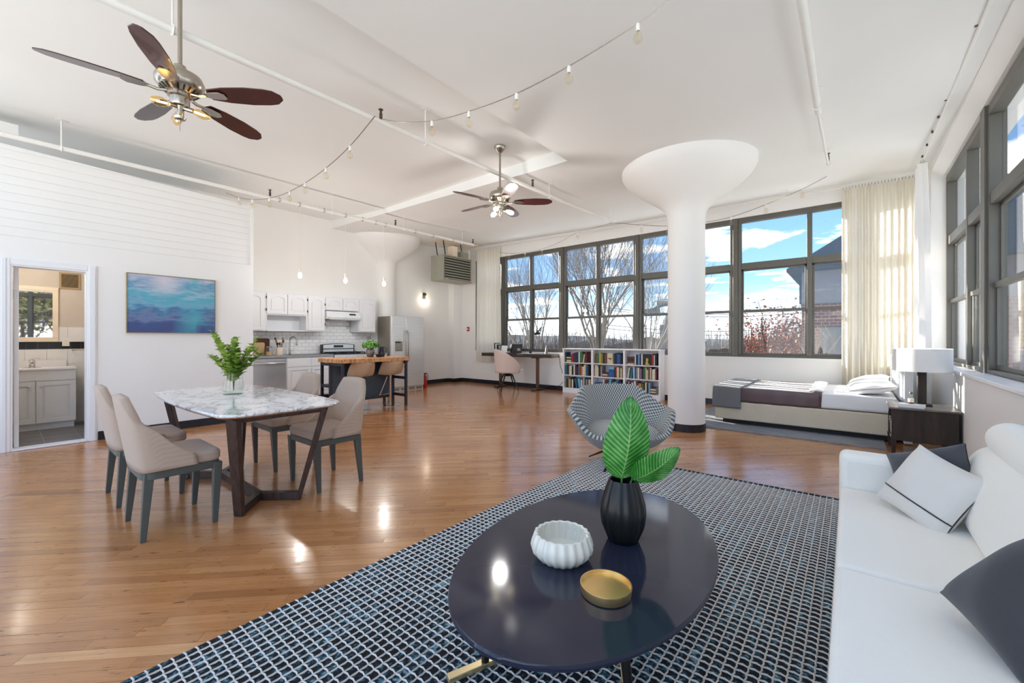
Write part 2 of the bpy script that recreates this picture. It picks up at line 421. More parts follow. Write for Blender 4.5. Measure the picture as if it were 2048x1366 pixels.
# ---- baseboards
def bboard(n, a, c): struct(B().box(a, c).ob(n, 'black_base', bev=.004))
bboard('baseboard_left', (LX, .745, 0), (LX+.014, 2.43, .105)); bboard('baseboard_rear', (KX, 6.62, 0), (KX+.014, 8.08, .105))
bboard('baseboard_pilaster', (KX, 8.066, 0), (-8.666, 8.08, .105)); bboard('baseboard_pilaster_side', (-8.68, 8.066, 0), (-8.666, WY, .105))
bboard('baseboard_far', (-8.666, WY-.014, 0), (WR, WY, .105)); bboard('baseboard_right', (WR-.014, 2.9, 0), (WR, WY-.014, .06))
bboard('baseboard_end', (LX-TH-.5, 2.43, 0), (LX, 2.444, .105))
# ---- columns
prof = [(.235, 0), (.235, 2.72), (.237, 2.84), (.25, 2.92), (.30, 3.0), (.40, 3.08), (.555, 3.19), (.70, 3.30), (.80, 3.40), (.84, 3.47), (.845, 3.545)]
b = B(); b.lathe([(r, z) for r, z in prof[:-1]]+[(.845, 3.60)], 64, (-1.723, 5.867, 0)); colm = struct(b.ob('column', 'wall_white', smooth=True))
b = B(); b.lathe([(.243, 0), (.243, .098), (.236, .102)], 48, (-1.723, 5.867, 0)); b.ob('column_base_band', 'black_base', colm, smooth=True, label='dark rubber band around the foot')
b = B(); b.lathe([(r, z+.14 if z > .1 else z) for r, z in prof[:-1]]+[(.845, 3.74)], 40, (KX, 6.0, 0), a0=-pi/2, a1=pi/2); struct(b.ob('column_half', 'wall_white', smooth=True))

# ---- windows. local: u along the wall, v outward, z up
def window(n, origin, rz, units, u0, u1):
    """units: list of pane boundaries [u0, thin..., u1]"""
    w = bpy.data.objects.new(n, None); COL.objects.link(w); w.location = origin; w.rotation_euler = (0, 0, rz); w['kind'] = 'structure'
    F = 'frame_grey'; D0, D1 = .03, .13
    B().box((u0, D0, WZ1-.085), (u1, D1, WZ1)).ob('head_frame', F, w, bev=.004)
    B().box((u0, D0, WZ0), (u1, D1, WZ0+.035)).ob('sill_frame', F, w, bev=.004)
    B().box((u0, D0, WZ0+.035), (u0+.05, D1, WZ1-.085)).ob('jamb', F, w, bev=.004); B().box((u1-.05, D0, WZ0+.035), (u1, D1, WZ1-.085)).ob('jamb', F, w, bev=.004)
    ed = [u0+.05]+units+[u1-.05]; hw = .035
    for m in units: B().box((m-hw, D0+.005, WZ0+.035), (m+hw, D1, WZ1-.085)).ob('mullion', F, w, bev=.004)
    for i in range(len(ed)-1):
        a = ed[i]+(hw if i else 0); c = ed[i+1]-(hw if i < len(ed)-2 else 0)
        B().box((a, D0+.01, 2.475), (c, D1, 2.585)).ob('transom', F, w, bev=.004)
        # lower sash: double hung
        s = B(); s.box((a, .075, WZ0+.035), (c, .1, WZ0+.075)); s.box((a, .06, 1.695), (c, .1, 1.745)); s.box((a, .075, WZ0+.075), (a+.03, .1, 1.695)); s.box((c-.03, .075, WZ0+.075), (c, .1, 1.695)); s.ob('lower_sash', F, w, bev=.003)
        s = B(); s.box((a, .1, 1.745), (a+.03, .125, 2.475)); s.box((c-.03, .1, 1.745), (c, .125, 2.475)); s.box((a, .1, 2.445), (c, .125, 2.475)); s.ob('upper_sash', F, w, bev=.003)
        B().box((a+.028, .086, WZ0+.073), (c-.028, .090, 1.697)).ob('pane', 'pane_glass', w)
        B().box((a+.028, .110, 1.74), (c-.028, .114, 2.447)).ob('pane', 'pane_glass', w)
        B().box((a-.0, .112, 2.583), (c+.0, .116, WZ1-.083)).ob('pane', 'pane_glass', w)
    return w
O = (0, WY, 0)
window('window_1', O, 0, [], -8.16, -7.215); window('window_2', O, 0, [-6.245], -7.125, -5.36); window('window_3', O, 0, [-4.39], -5.275, -3.50)
window('window_4', O, 0, [-2.53], -3.425, -1.655); window('window_5', O, 0, [-.52], -1.575, .80)
for i, (p, q) in enumerate(((-7.215, -7.125), (-5.36, -5.275), (-3.5, -3.425), (-1.655, -1.575))):
    struct(B().box((p, WY+.01, WZ0), (q, WY+.14, WZ1)).ob('trim_%d' % (i+4), 'frame_grey', bev=.004))
OR = (.975, 0, 0)   # right wall: u = -y (rotate -90): local (u,v) -> world (v+.975, -u)
for i, (a, c, m) in enumerate(((-8.04, -6.03, -6.82), (-5.87, -3.86, -4.8), (-3.70, -1.69, -2.7), (-1.53, .57, -.57))):
    window('window_%d' % (6+i), OR, -pi/2, [m], a, c)
    if i < 3: struct(B().box((.985, -c-.16, .895), (1.13, -c, 3.42)).ob('trim_%d' % (8+i), 'frame_grey', bev=.004))

struct(B().box((-7.62, -1.2, 3.47), (-7.28, .13, 3.63)).ob('trim_11', 'wall_white'))
# ---- doorway: casing, jamb, threshold, open door leaf
d = bpy.data.objects.new('door_1', None); COL.objects.link(d); d['kind'] = 'structure'
for y0, y1, zz0, zz1, nm in ((DY0-.075, DY0, 0, DH+.07, 'casing'), (DY1, DY1+.075, 0, DH+.07, 'casing'), (DY0, DY1, DH, DH+.07, 'head_casing')):
    s = B(); s.box((LX, y0, zz0), (LX+.016, y1, zz1))
    if nm == 'casing': s.box((LX+.016, y0+.012, zz0), (LX+.024, y1-.03 if y0 < DY0-.01 else y1-.012, zz1-.012))
    s.ob(nm, 'trim_white', d, bev=.004)
B().box((LX-TH-.01, DY0-.0, 0), (LX+.006, DY0+.016, DH)).ob('jamb', 'trim_white', d); B().box((LX-TH-.01, DY1-.016, 0), (LX+.006, DY1, DH)).ob('jamb', 'trim_white', d)
B().box((LX-TH-.01, DY0+.016, DH-.016), (LX+.006, DY1-.016, DH)).ob('head_jamb', 'trim_white', d)
B().box((LX-TH, DY0+.016, .002), (LX+.03, DY1-.016, .018)).ob('threshold', 'sill_white', d, bev=.004)
lf = B().box((LX-.74, DY0+.025, .02), (LX-.105, DY0+.062, DH-.022)).ob('door_leaf', 'trim_white', d, bev=.003)
for hz in (.33, 1.72):
    h = B(); h.cyl((LX-.10, DY0+.03, hz-.045), (LX-.10, DY0+.03, hz+.045), .007, n=8); h.box((LX-.106, DY0+.02, hz-.045), (LX-.1035, DY0+.06, hz+.045)); h.ob('hinge', 'sill_white', lf, smooth=True)
# ================================================================ kitchen and bathroom
mat('cab_white', (228, 230, 234), .4, var=.015)
mat('tile_white', (238, 239, 241), .12, var=.02, ns=9, Coat_Weight=.4)
mat('grout', (196, 197, 198), .8)
mat('counter_grey', (150, 151, 156), .35, var=.08, ns=40)
mat('fridge_side', (150, 142, 130), .4, .7, var=.05)
mat('fridge_front', (214, 213, 210), .32, .55, var=.05, ns=2, stretch=(1, 1, 12))
mat('range_steel', (206, 210, 216), .28, .65, var=.05)
mat('bath_wall', (206, 198, 190), .7, var=.03)
mat('tile_black', (26, 24, 26), .15, var=.2)
mat('tile_grey', (112, 112, 116), .45, var=.12, ns=3)
mat('vent_tan', (172, 150, 116), .6)
mat('navy', (60, 68, 78), .5, var=.06)
mat('navy_dark', (36, 39, 48), .45, var=.08)
mat('stool_tan', (205, 178, 148), .55, var=.04)
mat('copper', (188, 152, 128), .35, .7)
mat('red', (170, 24, 28), .35)
mat('cream', (240, 226, 206), .6, var=.05)
mat('mirror', (238, 240, 240), .02, 1, var=0)
wood('board_dark', (62, 34, 24), (92, 54, 38)); wood('board_light', (196, 158, 112), (222, 188, 144)); wood('spoon_wood', (150, 96, 58), (190, 134, 88))
def butcher():
    t = NT('butcher'); v = t.obj((1, 1, 1)); sn = t.n('ShaderNodeTexVoronoi', feature='F1', i_Scale=1.0); m_ = t.n('ShaderNodeVectorMath', operation='MULTIPLY'); t.l(v, m_.inputs[0]); m_.inputs[1].default_value = (34, 34, 8); t.l(m_.outputs[0], sn.inputs['Vector'])
    sp = t.n('ShaderNodeSeparateColor'); t.l(sn.outputs['Color'], sp.inputs[0])
    t.bsdf(t.ramp(sp.outputs[0], [(0, lin((168, 112, 66))), (.5, lin((196, 140, 90))), (1, lin((214, 164, 112)))]), .4, 0); return t.done()
butcher()
QP = pi/2
def cab_door(p, x0, z0, w, h, arch=True, y=0, m='cab_white', knob=None, hinge=None):
    st = min(.055, w*.22); r = .02; A = .045 if arch else 0
    def top(x): # inner top edge of the arched rail
        u = (x-(x0+st))/(w-2*st); s_ = max(0, sin(pi*u)); return z0+h-st-A+A*(s_**.7)
    n = 10; s = B()
    s.box((x0, y-.010, z0), (x0+w, y, z0+h))
    s.box((x0, y-.026, z0), (x0+st, y-.010, z0+h)); s.box((x0+w-st, y-.026, z0), (x0+w, y-.010, z0+h)); s.box((x0+st, y-.026, z0), (x0+w-st, y-.010, z0+st))
    xs = [x0+st+(w-2*st)*i/n for i in range(n+1)]
    s.prism([(x, top(x)) for x in xs]+[(x0+w-st, z0+h), (x0+st, z0+h)], y-.026, y-.010, 'y')
    d = s.ob('door', m, p)
    e = .022; q = B(); q.prism([(x0+st+e, z0+st+e), (x0+w-st-e, z0+st+e)]+[(x0+st+e+(w-2*st-2*e)*(1-i/n), top(x0+st+(w-2*st)*(1-i/n))-e) for i in range(n+1)], y-.022, y-.010, 'y')
    q.ob('raised_panel', m, d)
    if hinge is not None:
        for hz in (z0+h*.2, z0+h*.8): B().box((hinge-.006, y-.030, hz-.022), (hinge+.006, y-.014, hz+.022)).ob('hinge', 'black_metal', d)
    if knob: B().ball((knob[0], y-.036, knob[1]), .014, 10, 6, (1, .7, .8)).ob('knob', 'chrome', d, smooth=True)
    return d
def kthing(n, lab, cat, xf, y0, z0=0, group=None): return thing(n, lab, cat, (xf, y0, z0), QP, group)
UD = .33; G = 'white upper kitchen cabinets'
def upper(lab, y0, y1, z0, z1, doors, shelf=None):
    t = kthing('upper_cabinet', lab, 'cabinet', -8.55, y0, z0, G); w = y1-y0; h = z1-z0; s = B()
    if shelf: # open cubby below
        s.box((0, 0, shelf), (w, UD, h)); s.box((0, .0, 0), (.018, UD, shelf)); s.box((w-.018, 0, 0), (w, UD, shelf)); s.box((.018, UD-.012, 0), (w-.018, UD, shelf)); s.box((0, -.0, -.0), (w, UD, .02))
    else: s.box((0, 0, 0), (w, UD, h))
    s.ob('body', 'cab_white', t)
    B().box((-.001, -.012, h), (w+.001, UD, h+.02)).ob('top_trim', 'cab_white', t)
    for dx, dz, dw, dh, hg in doors: cab_door(t, dx, dz, dw, dh, hinge=hg)
    return t
upper('white upper cabinet beside the partition corner', 2.46, 3.16, 1.37, 2.10, [(.02, .02, .31, .69, None), (.35, .02, .31, .69, None)])
upper('white upper cabinet with two short arched doors above an open cubby', 3.161, 3.929, 1.37, 2.10, [(.012, .33, .365, .39, .002), (.39, .33, .365, .39, .766)], .31)
upper('narrow tall white cabinet left of the range hood', 3.93, 4.299, 1.37, 2.10, [(.015, .02, .335, .69, .36)])
upper('small double white cabinet directly above the range hood', 4.30, 5.069, 1.83, 2.10, [(.012, .012, .365, .245, None), (.39, .012, .365, .245, None)])
upper('white upper cabinet between the range hood and fridge', 5.07, 5.49, 1.37, 2.10, [(.015, .02, .39, .69, None)])
# range hood
t = kthing('range_hood', 'white and steel range hood under the small cabinets', 'range hood', -8.44, 4.31, 1.64)
B().hexa([(0, .0, 0), (.75, 0, 0), (.75, .44, 0), (0, .44, 0)], [(0, .06, .17), (.75, .06, .17), (.75, .44, .17), (0, .44, .17)]).ob('body', 'cab_white', t, bev=.004)
B().box((.0, -.012, .0), (.75, .0, .045)).ob('front_lip', 'steel', t); B().hexa([(.50, .015, .1), (.64, .015, .1), (.64, .03, .1), (.50, .03, .1)], [(.50, .035, .13), (.64, .035, .13), (.64, .06, .13), (.50, .06, .13)]).ob('switch_panel', 'black_plastic', t)
B().box((.06, .05, -.012), (.69, .38, 0)).ob('filter', 'steel', t)
# backsplash tiles: children of the kitchen wall
wr = bpy.data.objects['wall_rear']
B().box((KX, 2.44, .905), (KX+.004, 5.6, 1.37)).ob('grout_bed', 'grout', wr); B().box((KX, 4.3, 1.37), (KX+.004, 5.07, 1.83)).ob('grout_bed', 'grout', wr)
tm = B().hexa([(0, 0, 0), (.0, .1495, 0), (.0, .1495, .0735), (.0, 0, .0735)], [(.007, .003, .003), (.007, .1465, .003), (.007, .1465, .0705), (.007, .003, .0705)]).mesh('tile'); tm.materials.append(MATS['tile_white'])
z = .907; row = 0
while z < 1.80:
    lo, hi = (2.45, 5.6) if z < 1.33 else (4.3, 5.07)
    y = 2.45+(.0763 if row % 2 else 0)
    while y+.15 < hi:
        if y >= lo: o = bpy.data.objects.new('tile', tm); link(o, wr); o.location = (KX+.004, y, z)
        y += .1525
    z += .0765; row += 1
# counter, sink, faucet
ct = B(); ct.box((KX, 2.44, .868), (-8.215, 3.52, .906)); ct.box((KX, 4.16, .868), (-8.215, 4.318, .906)); ct.box((KX, 3.52, .868), (-8.76, 4.16, .906)); ct.box((-8.32, 3.52, .868), (-8.215, 4.16, .906))
ct.ob('countertop', 'counter_grey', label='grey stone countertop with sink along the tiled wall', cat='countertop')
t = thing('kitchen_sink', 'undermount steel sink set in the grey countertop', 'sink', (-8.54, 3.84, .70))
s = B(); s.box((-.225, -.325, 0), (.225, .325, .006)); s.box((-.225, -.325, 0), (-.219, .325, .166)); s.box((.219, -.325, 0), (.225, .325, .166)); s.box((-.219, -.325, 0), (.219, -.319, .166)); s.box((-.219, .319, 0), (.219, .325, .166)); s.ob('basin', 'steel', t)
B().lathe([(.03, .006), (.03, .009), (.0, .009)], 12).ob('drain', 'black_metal', t)
t = thing('kitchen_faucet', 'dark steel gooseneck kitchen faucet against the white tiles', 'faucet', (-8.72, 3.665, .906))
B().lathe([(.028, 0), (.028, .012), (.019, .02), (.018, .12), (.013, .14)], 14).ob('base', 'nickel', t, smooth=True)
B().tube([(0, 0, .13), (0, 0, .26)]+[(.0+.045*(1-cos(a)), .045*(1-cos(a)), .29+.065*sin(a)) for a in [i*pi/8 for i in range(9)]]+[(.09, .09, .25)], .011, 8).ob('neck', 'nickel', t, smooth=True)
B().cyl((.09, .09, .255), (.095, .095, .18), .014, .019, 10).ob('spray_head', 'nickel', t, smooth=True)
B().tube([(.0, .015, .075), (.0, .06, .08), (.0, .085, .13)], .007, 6).ob('handle', 'nickel', t, smooth=True)
# base units
t = kthing('filler_cabinet', 'narrow white base cabinet at the partition end', 'cabinet', -8.24, 2.45); B().box((0, 0, .1), (.335, .62, .866)).ob('body', 'cab_white', t); B().box((0, .05, 0), (.335, .62, .1)).ob('toe_kick', 'dark_gap', t); cab_door(t, .02, .13, .29, .71, False)
t = kthing('dishwasher', 'stainless steel dishwasher under the grey countertop', 'dishwasher', -8.24, 2.79)
B().box((.0, .02, .1), (.61, .6, .862)).ob('tub', 'black_plastic', t); B().box((.006, -.012, .105), (.604, .02, .80)).ob('door', 'range_steel', t, bev=.004); B().box((.006, -.012, .805), (.604, .02, .858)).ob('control_strip', 'range_steel', t, bev=.003)
s = B(); s.cyl((.04, -.045, .775), (.57, -.045, .775), .011, n=10); s.box((.05, -.045, .768), (.065, -.012, .782)); s.box((.545, -.045, .768), (.56, -.012, .782)); s.ob('handle', 'chrome', t, smooth=True)
B().box((0, .05, 0), (.61, .6, .1)).ob('toe_kick', 'dark_gap', t)
def base(lab, y0, y1, n):
    t = kthing('base_cabinet', lab, 'cabinet', -8.24, y0, 0, 'white base cabinets'); w = y1-y0
    s = B(); s.box((0, 0, .1), (w, .62, .68)); s.box((0, 0, .68), (w, .03, .866)); s.box((0, .03, .68), (.02, .62, .866)); s.box((w-.02, .03, .68), (w, .62, .866)); s.ob('body', 'cab_white', t); B().box((0, .06, 0), (w, .62, .1)).ob('toe_kick', 'dark_gap', t)
    k = w/n
    for i in range(n):
        dr = B(); dr.box((k*i+.012, -.018, .69), (k*(i+1)-.012, 0, .85)); dr.ob('drawer', 'cab_white', t, bev=.004)
        cab_door(t, k*i+.012, .125, k-.024, .55, False)
    return t
base('white base cabinet under the kitchen sink', 3.402, 4.318, 2); base('white base cabinet between the range and fridge', 5.10, 5.60, 1)
B().box((KX, 5.095, .868), (-8.215, 5.60, .906)).ob('countertop', 'counter_grey', label='short grey countertop between the range and fridge', cat='countertop')
# range
t = kthing('gas_range', 'stainless gas range with black grates and a control back panel', 'range', -8.2, 4.33)
B().box((0, 0, .08), (.755, .62, .895)).ob('body', 'range_steel', t, bev=.004); B().box((.0, -.02, .22), (.755, .0, .74)).ob('oven_door', 'range_steel', t, bev=.005)
B().box((.12, -.023, .34), (.635, -.02, .62)).ob('oven_window', 'black_plastic', t); B().cyl((.06, -.06, .70), (.695, -.06, .70), .012, n=8).ob('handle', 'chrome', t, smooth=True)
for i in range(5): B().cyl((.12+.13*i, 0, .82), (.12+.13*i, -.035, .82), .022, n=12).ob('knob', 'black_plastic', t, smooth=True)
B().box((0, 0, .895), (.755, .62, .912)).ob('cooktop', 'black_plastic', t)
for gx in (.03, .275, .52):
    s = B()
    for q in (.06, .2, .34, .48): s.box((gx, q, .93), (gx+.205, q+.014, .945))
    for q in (gx, gx+.095, gx+.19): s.box((q, .06, .93), (q+.014, .494, .945))
    for q in (gx, gx+.19):
        for r_ in (.06, .48): s.box((q, r_, .912), (q+.014, r_+.014, .93))
    s.ob('grate', 'black_metal', t)
    for q in (.15, .40): B().lathe([(.045, .912), (.04, .926), (.02, .928)], 12, (gx+.1, q, 0)).ob('burner', 'black_metal', t)
s = B(); s.prism([(0, .912), (.755, .912), (.755, 1.10)]+[(.755-.755*i/10, 1.10+.022*sin(pi*i/10)) for i in range(1, 10)]+[(0, 1.10)], .55, .62, 'y'); s.ob('back_panel', 'black_plastic', t)
s = B(); s.prism([(.03, 1.015), (.725, 1.015), (.725, 1.092)]+[(.725-.695*i/10, 1.092+.018*sin(pi*i/10)) for i in range(1, 10)]+[(.03, 1.092)], .542, .55, 'y'); s.ob('control_fascia', 'range_steel', t)
B().box((.03, .542, .925), (.725, .55, .995)).ob('lower_fascia', 'range_steel', t); B().box((.26, .538, 1.035), (.48, .542, 1.085)).ob('display', 'black_plastic', t)
# fridge
t = kthing('refrigerator', 'stainless side-by-side refrigerator with ice dispenser', 'refrigerator', -8.1, 5.62)
B().box((0, .06, .02), (.93, .555, 1.745)).ob('body', 'fridge_side', t, bev=.004)
dl = B().box((.0, 0, .1), (.39, .06, 1.757)).ob('freezer_door', 'fridge_front', t, bev=.01, seg=3); dr = B().box((.396, 0, .1), (.93, .06, 1.757)).ob('fridge_door', 'fridge_front', t, bev=.01, seg=3)
for hx, dd in ((.36, dl), (.426, dr)): B().tube([(hx, -.005, .66), (hx, -.05, .72), (hx, -.055, 1.0), (hx, -.05, 1.36), (hx, -.005, 1.42)], .013, 8).ob('handle', 'steel', dd, smooth=True)
s = B(); s.box((.07, -.006, .93), (.32, .0, .95)); s.box((.07, -.006, 1.165), (.32, 0, 1.25)); s.box((.07, -.006, .95), (.09, 0, 1.165)); s.box((.30, -.006, .95), (.32, 0, 1.165)); s.ob('dispenser_frame', 'fridge_front', dl)
B().box((.09, -.003, .95), (.30, .0, 1.165)).ob('dispenser_recess', 'fridge_side', dl); B().box((.10, -.008, 1.13), (.24, -.002, 1.165)).ob('dispenser_lip', 'black_plastic', dl); B().box((.1, -.02, .945), (.29, 0, .955)).ob('drip_tray', 'black_plastic', dl)
for q in (0, 1, 2): B().box((.14+.045*q, -.008, 1.20), (.165+.045*q, -.006, 1.207)).ob('button', 'black_plastic', dl)
s = B(); s.box((.0, .03, .0), (.93, .06, .095)); s.ob('kick_plate', 'fridge_front', t)
for q in range(4): B().box((.06+.22*q, .024, .02), (.23+.22*q, .03, .075)).ob('grille', 'fridge_side', t)
# extinguisher
t = thing('fire_extinguisher', 'small red fire extinguisher on the floor beside the fridge', 'fire extinguisher', (-8.2, 6.66, 0))
B().lathe([(.045, 0), (.05, .01), (.05, .26), (.035, .31), (.018, .33), (.018, .35)], 16).ob('cylinder', 'red', t, smooth=True); B().box((-.02, -.03, .35), (.02, .05, .375)).ob('valve', 'black_plastic', t); B().tube([(0, .03, .36), (.03, .07, .34), (.03, .065, .2)], .008, 6).ob('hose', 'black_plastic', t, smooth=True)
# small things on the counter
def bottle(n, lab, cat, loc, prof, m, nn=18, grp=None):
    o = B().lathe(prof, nn).ob(n, m, smooth=True, label=lab, cat=cat, group=grp); o.location = loc; return o
s = B(); s.at((-8.84, 3.18, .907), (0, R(8), 0)); s.prism(rrect(.27, .33, .04, 4, 0, .165), 0, .022, 'x'); o = s.ob('cutting_board', 'board_dark', label='dark walnut cutting board leaning on the tiles', cat='cutting board')
s = B(); s.at((-8.78, 3.11, .907), (0, R(7), 0)); s.prism(rrect(.20, .25, .03, 4, 0, .125), 0, .02, 'x'); s.ob('cutting_board', 'board_light', label='pale wooden cutting board in front of the dark one', cat='cutting board')
t = thing('storage_jar', 'clear glass storage jar beside the cutting boards', 'jar', (-8.62, 3.245, .907))
B().lathe([(.055, 0), (.062, .01), (.062, .13), (.05, .145), (.05, .15)], 18).ob('glass_body', 'clear_glass', t, smooth=True); B().lathe([(.0, .003), (.058, .004), (.058, .07), (.0, .075)], 18).ob('contents', 'board_light', t, smooth=True); B().lathe([(.054, .15), (.056, .17), (.0, .172)], 18).ob('lid', 'steel', t, smooth=True)
t = thing('utensil_crock', 'cream crock full of kitchen utensils on the counter', 'crock', (-8.62, 3.43, .907))
B().lathe([(.06, 0), (.066, .008), (.066, .15), (.06, .15), (.06, .02), (0, .02)], 20).ob('pot', 'cream', t, smooth=True)
for i in range(7):
    a = i*.9; r_ = .035; m_ = ('spoon_wood', 'board_dark', 'spoon_wood', 'black_metal', 'spoon_wood', 'board_dark', 'black_metal')[i]; h = .22+.05*(i % 3)
    s = B(); p0 = (r_*.4*cos(a), r_*.4*sin(a), .03); p1 = (.07*cos(a), .07*sin(a), h); s.cyl(p0, p1, .005, n=6); s.ball(p1, .02, 8, 6, (.5, 1, 1.5)); s.ob('utensil', m_, t, smooth=True)
# island with butcher block
t = thing('kitchen_island', 'navy kitchen island with thick butcher block top', 'island', (-6.70, 4.1, 0))
def ib(a, c, n, m='navy_dark', **k): return B().box((a[0]+6.70, a[1]-4.1, a[2]), (c[0]+6.70, c[1]-4.1, c[2])).ob(n, m, t, **k)
ib((-7.09, 3.44, .825), (-6.31, 4.77, .89), 'butcher_block_top', 'butcher', bev=.005)
for X in (-7.06, -6.775, -6.375):
    for Yy in (3.47, 4.70): ib((X, Yy, 0), (X+.04, Yy+.04, .825), 'leg')
for Yy in (3.475, 4.705):
    for zz in (.77, .40, .16): ib((-7.02, Yy, zz), (-6.775, Yy+.03, zz+.045), 'rail')
    for zz in (.775,): ib((-6.735, Yy, zz), (-6.375, Yy+.03, zz+.045), 'rail')
for zz in (.48, .16): ib((-6.735, 4.705, zz), (-6.375, 4.735, zz+.05), 'rail')
ib((-6.765, 3.51, .19), (-6.745, 4.70, .825), 'back_panel', 'navy'); ib((-6.765, 3.51, .13), (-6.735, 4.70, .19), 'bottom_rail')
ib((-7.04, 3.51, .425), (-6.77, 4.70, .445), 'shelf', 'navy'); ib((-7.04, 3.51, .17), (-6.77, 4.70, .19), 'shelf', 'navy')
# stools
def stool(y, lab):
    t = thing('bar_stool', lab, 'bar stool', (-6.56, y, 0), R(-14), 'bar stools at the island')
    B().lathe([(.0, 0), (.17, .0), (.17, .006), (.03, .012), (.0, .012)], 24).ob('base', 'steel', t, smooth=True); B().cyl((0, 0, .01), (0, 0, .56), .02, n=12).ob('post', 'copper', t, smooth=True)
    B().tube([(0, -.02, .22), (.0, -.2, .20), (0, -.06, .53)], .009, 6).ob('footrest', 'copper', t, smooth=True)
    def shell(u, v): # u around, v centre to rim
        a = 2*pi*u; r = .215*v; x = r*cos(a)*.95; yy = r*sin(a)*1.05; bk = max(0, cos(a)); fr = max(0, -cos(a)); sd = abs(sin(a))
        bk = max(0, min(1, (cos(a)+.25)/.95)); bk = bk*bk*(3-2*bk); z = .56+.03*v*v+.25*bk*v**2.4-.03*fr*v**2; return (x+.04*bk*v**3, yy, z)
    B().grid(shell, 32, 10, True).ob('seat_shell', 'stool_tan', t, smooth=True, solid=.012)
    return t
stool(3.93, 'tan bar stool nearest the dining table'); stool(4.53, 'tan bar stool nearest the refrigerator')
# things on the island
mat('leaf_basil', (92, 148, 48), .5, var=.25, ns=30, Subsurface_Weight=.0)
mat('pewter', (128, 120, 112), .35, .6, var=.1)
mat('navy_gloss', (28, 28, 40), .2, var=.1)
t = thing('herb_pot', 'pewter vase of bushy green herbs on the island', 'plant', (-6.78, 4.25, .89))
B().lathe([(.045, 0), (.055, .01), (.075, .08), (.07, .13), (.05, .165), (.052, .175), (.045, .175), (.045, .12), (0, .12)], 20).ob('vase', 'pewter', t, smooth=True)
def leafcloud(n, c, rad, size, rs, flat=.55, lo=-.2):
    b = B()
    for i in range(n):
        while True:
            p = V((rs.uniform(-1, 1), rs.uniform(-1, 1), rs.uniform(lo, 1)))
            if .35 < p.length < 1: break
        q = V((c[0]+p.x*rad[0], c[1]+p.y*rad[1], c[2]+p.z*rad[2])); d = (p+V((0, 0, .5))+V((rs.uniform(-.7, .7), rs.uniform(-.7, .7), rs.uniform(-.5, .5)))).normalized()
        a = d.cross(V((rs.random(), rs.random(), .3))).normalized(); e_ = d.cross(a); s_ = size*rs.uniform(.7, 1.25)
        b.add([q-a*s_*.5, q+e_*s_*.28+d*s_*.08, q+a*s_*.55, q-e_*s_*.28+d*s_*.08, q+d*s_*.02], [(0, 1, 4), (1, 2, 4), (2, 3, 4), (3, 0, 4)])
    return b
leafcloud(320, (0, 0, .20), (.16, .16, .11), .055, random.Random(2)).ob('foliage', 'leaf_basil', t)
B().cyl((0, 0, .1), (0, 0, .2), .03, .05, 8).ob('stems', 'leaf_basil', t)
t = thing('pitcher', 'dark navy pitcher with a loop handle on the island', 'pitcher', (-6.80, 4.50, .89))
B().lathe([(.045, 0), (.055, .01), (.062, .06), (.045, .13), (.036, .17), (.042, .185), (.036, .183), (.03, .16), (0, .15)], 20).ob('body', 'navy_gloss', t, smooth=True); B().tube([(.0, .04, .17), (0, .09, .16), (0, .095, .11), (0, .055, .07)], .007, 6).ob('handle', 'navy_gloss', t, smooth=True)
bottle('bowl', 'low dark bowl in front of the navy pitcher', 'bowl', (-6.66, 4.36, .89), [(.03, 0), (.05, .008), (.07, .05), (.064, .05), (.045, .015), (0, .013)], 'navy_gloss')
# ---------------------------------------------------------------- bathroom
b = B(); b.box((KX, -.9, 0), (KX+.01, 2.31, 2.42)); struct(b.ob('wall_bath_back', 'bath_wall'))
b = B(); b.box((KX+.01, .80, 0), (LX-TH, .86, 2.42)); struct(b.ob('wall_bath_side', 'bath_wall')); b = B(); b.box((KX+.01, -.9, 0), (LX-TH, -.84, 2.42)); struct(b.ob('wall_bath_near', 'bath_wall'))
b = B(); b.box((KX, -1.2, 2.42), (LX-TH, 2.31, 2.5)); struct(b.ob('ceiling_bath', 'bath_wall'))
fb = struct(B().box((KX+.01, -.84, -.06), (LX-TH, .80, .006)).ob('floor_bath', 'grout'))
for i in range(6):
    for j in range(6):
        x = LX-TH-.003-.3*(i+1); y = -.84+.3*j-.03
        if x < KX: continue
        B().box((x+.003, max(y+.003, -.84), .004), (x+.297, min(y+.297, .8), .012)).ob('tile', 'tile_grey', fb)
wb = bpy.data.objects['wall_bath_back']; X0 = KX+.01
B().box((X0, -.84, 0), (X0+.004, .80, 1.40)).ob('grout_bed', 'grout', wb)
def tl(y0, y1, z0, z1, m): B().box((X0+.004, y0+.0015, z0+.0015), (X0+.012, y1-.0015, z1-.0015)).ob('tile', m, wb)
for j in range(16): tl(-.84+.1067*j, min(.8, -.84+.1067*(j+1)), 1.075, 1.18, 'tile_black')
for zz0, zz1 in ((1.18, 1.395), (.865, 1.075), (.65, .865), (.435, .65), (.22, .435), (.0, .22)):
    for j in range(8): tl(-.84+.205*j+.03, min(.8, -.84+.205*(j+1)+.03), zz0, zz1, 'tile_white')
t = thing('bathroom_vanity', 'white bathroom vanity with two panelled doors seen through the doorway', 'vanity', (-8.34, -.45, 0), QP)
B().box((0, 0, .10), (1.115, .49, .80)).ob('body', 'cab_white', t); B().box((.02, .03, 0), (1.10, .49, .10)).ob('plinth', 'cab_white', t)
B().box((0, -.018, .665), (1.115, 0, .80)).ob('front_apron', 'cab_white', t, bev=.004)
cab_door(t, .02, .105, .72, .55, False, 0, 'cab_white', (.69, .59)); cab_door(t, .752, .105, .36, .55, False, 0, 'cab_white', (.785, .59))
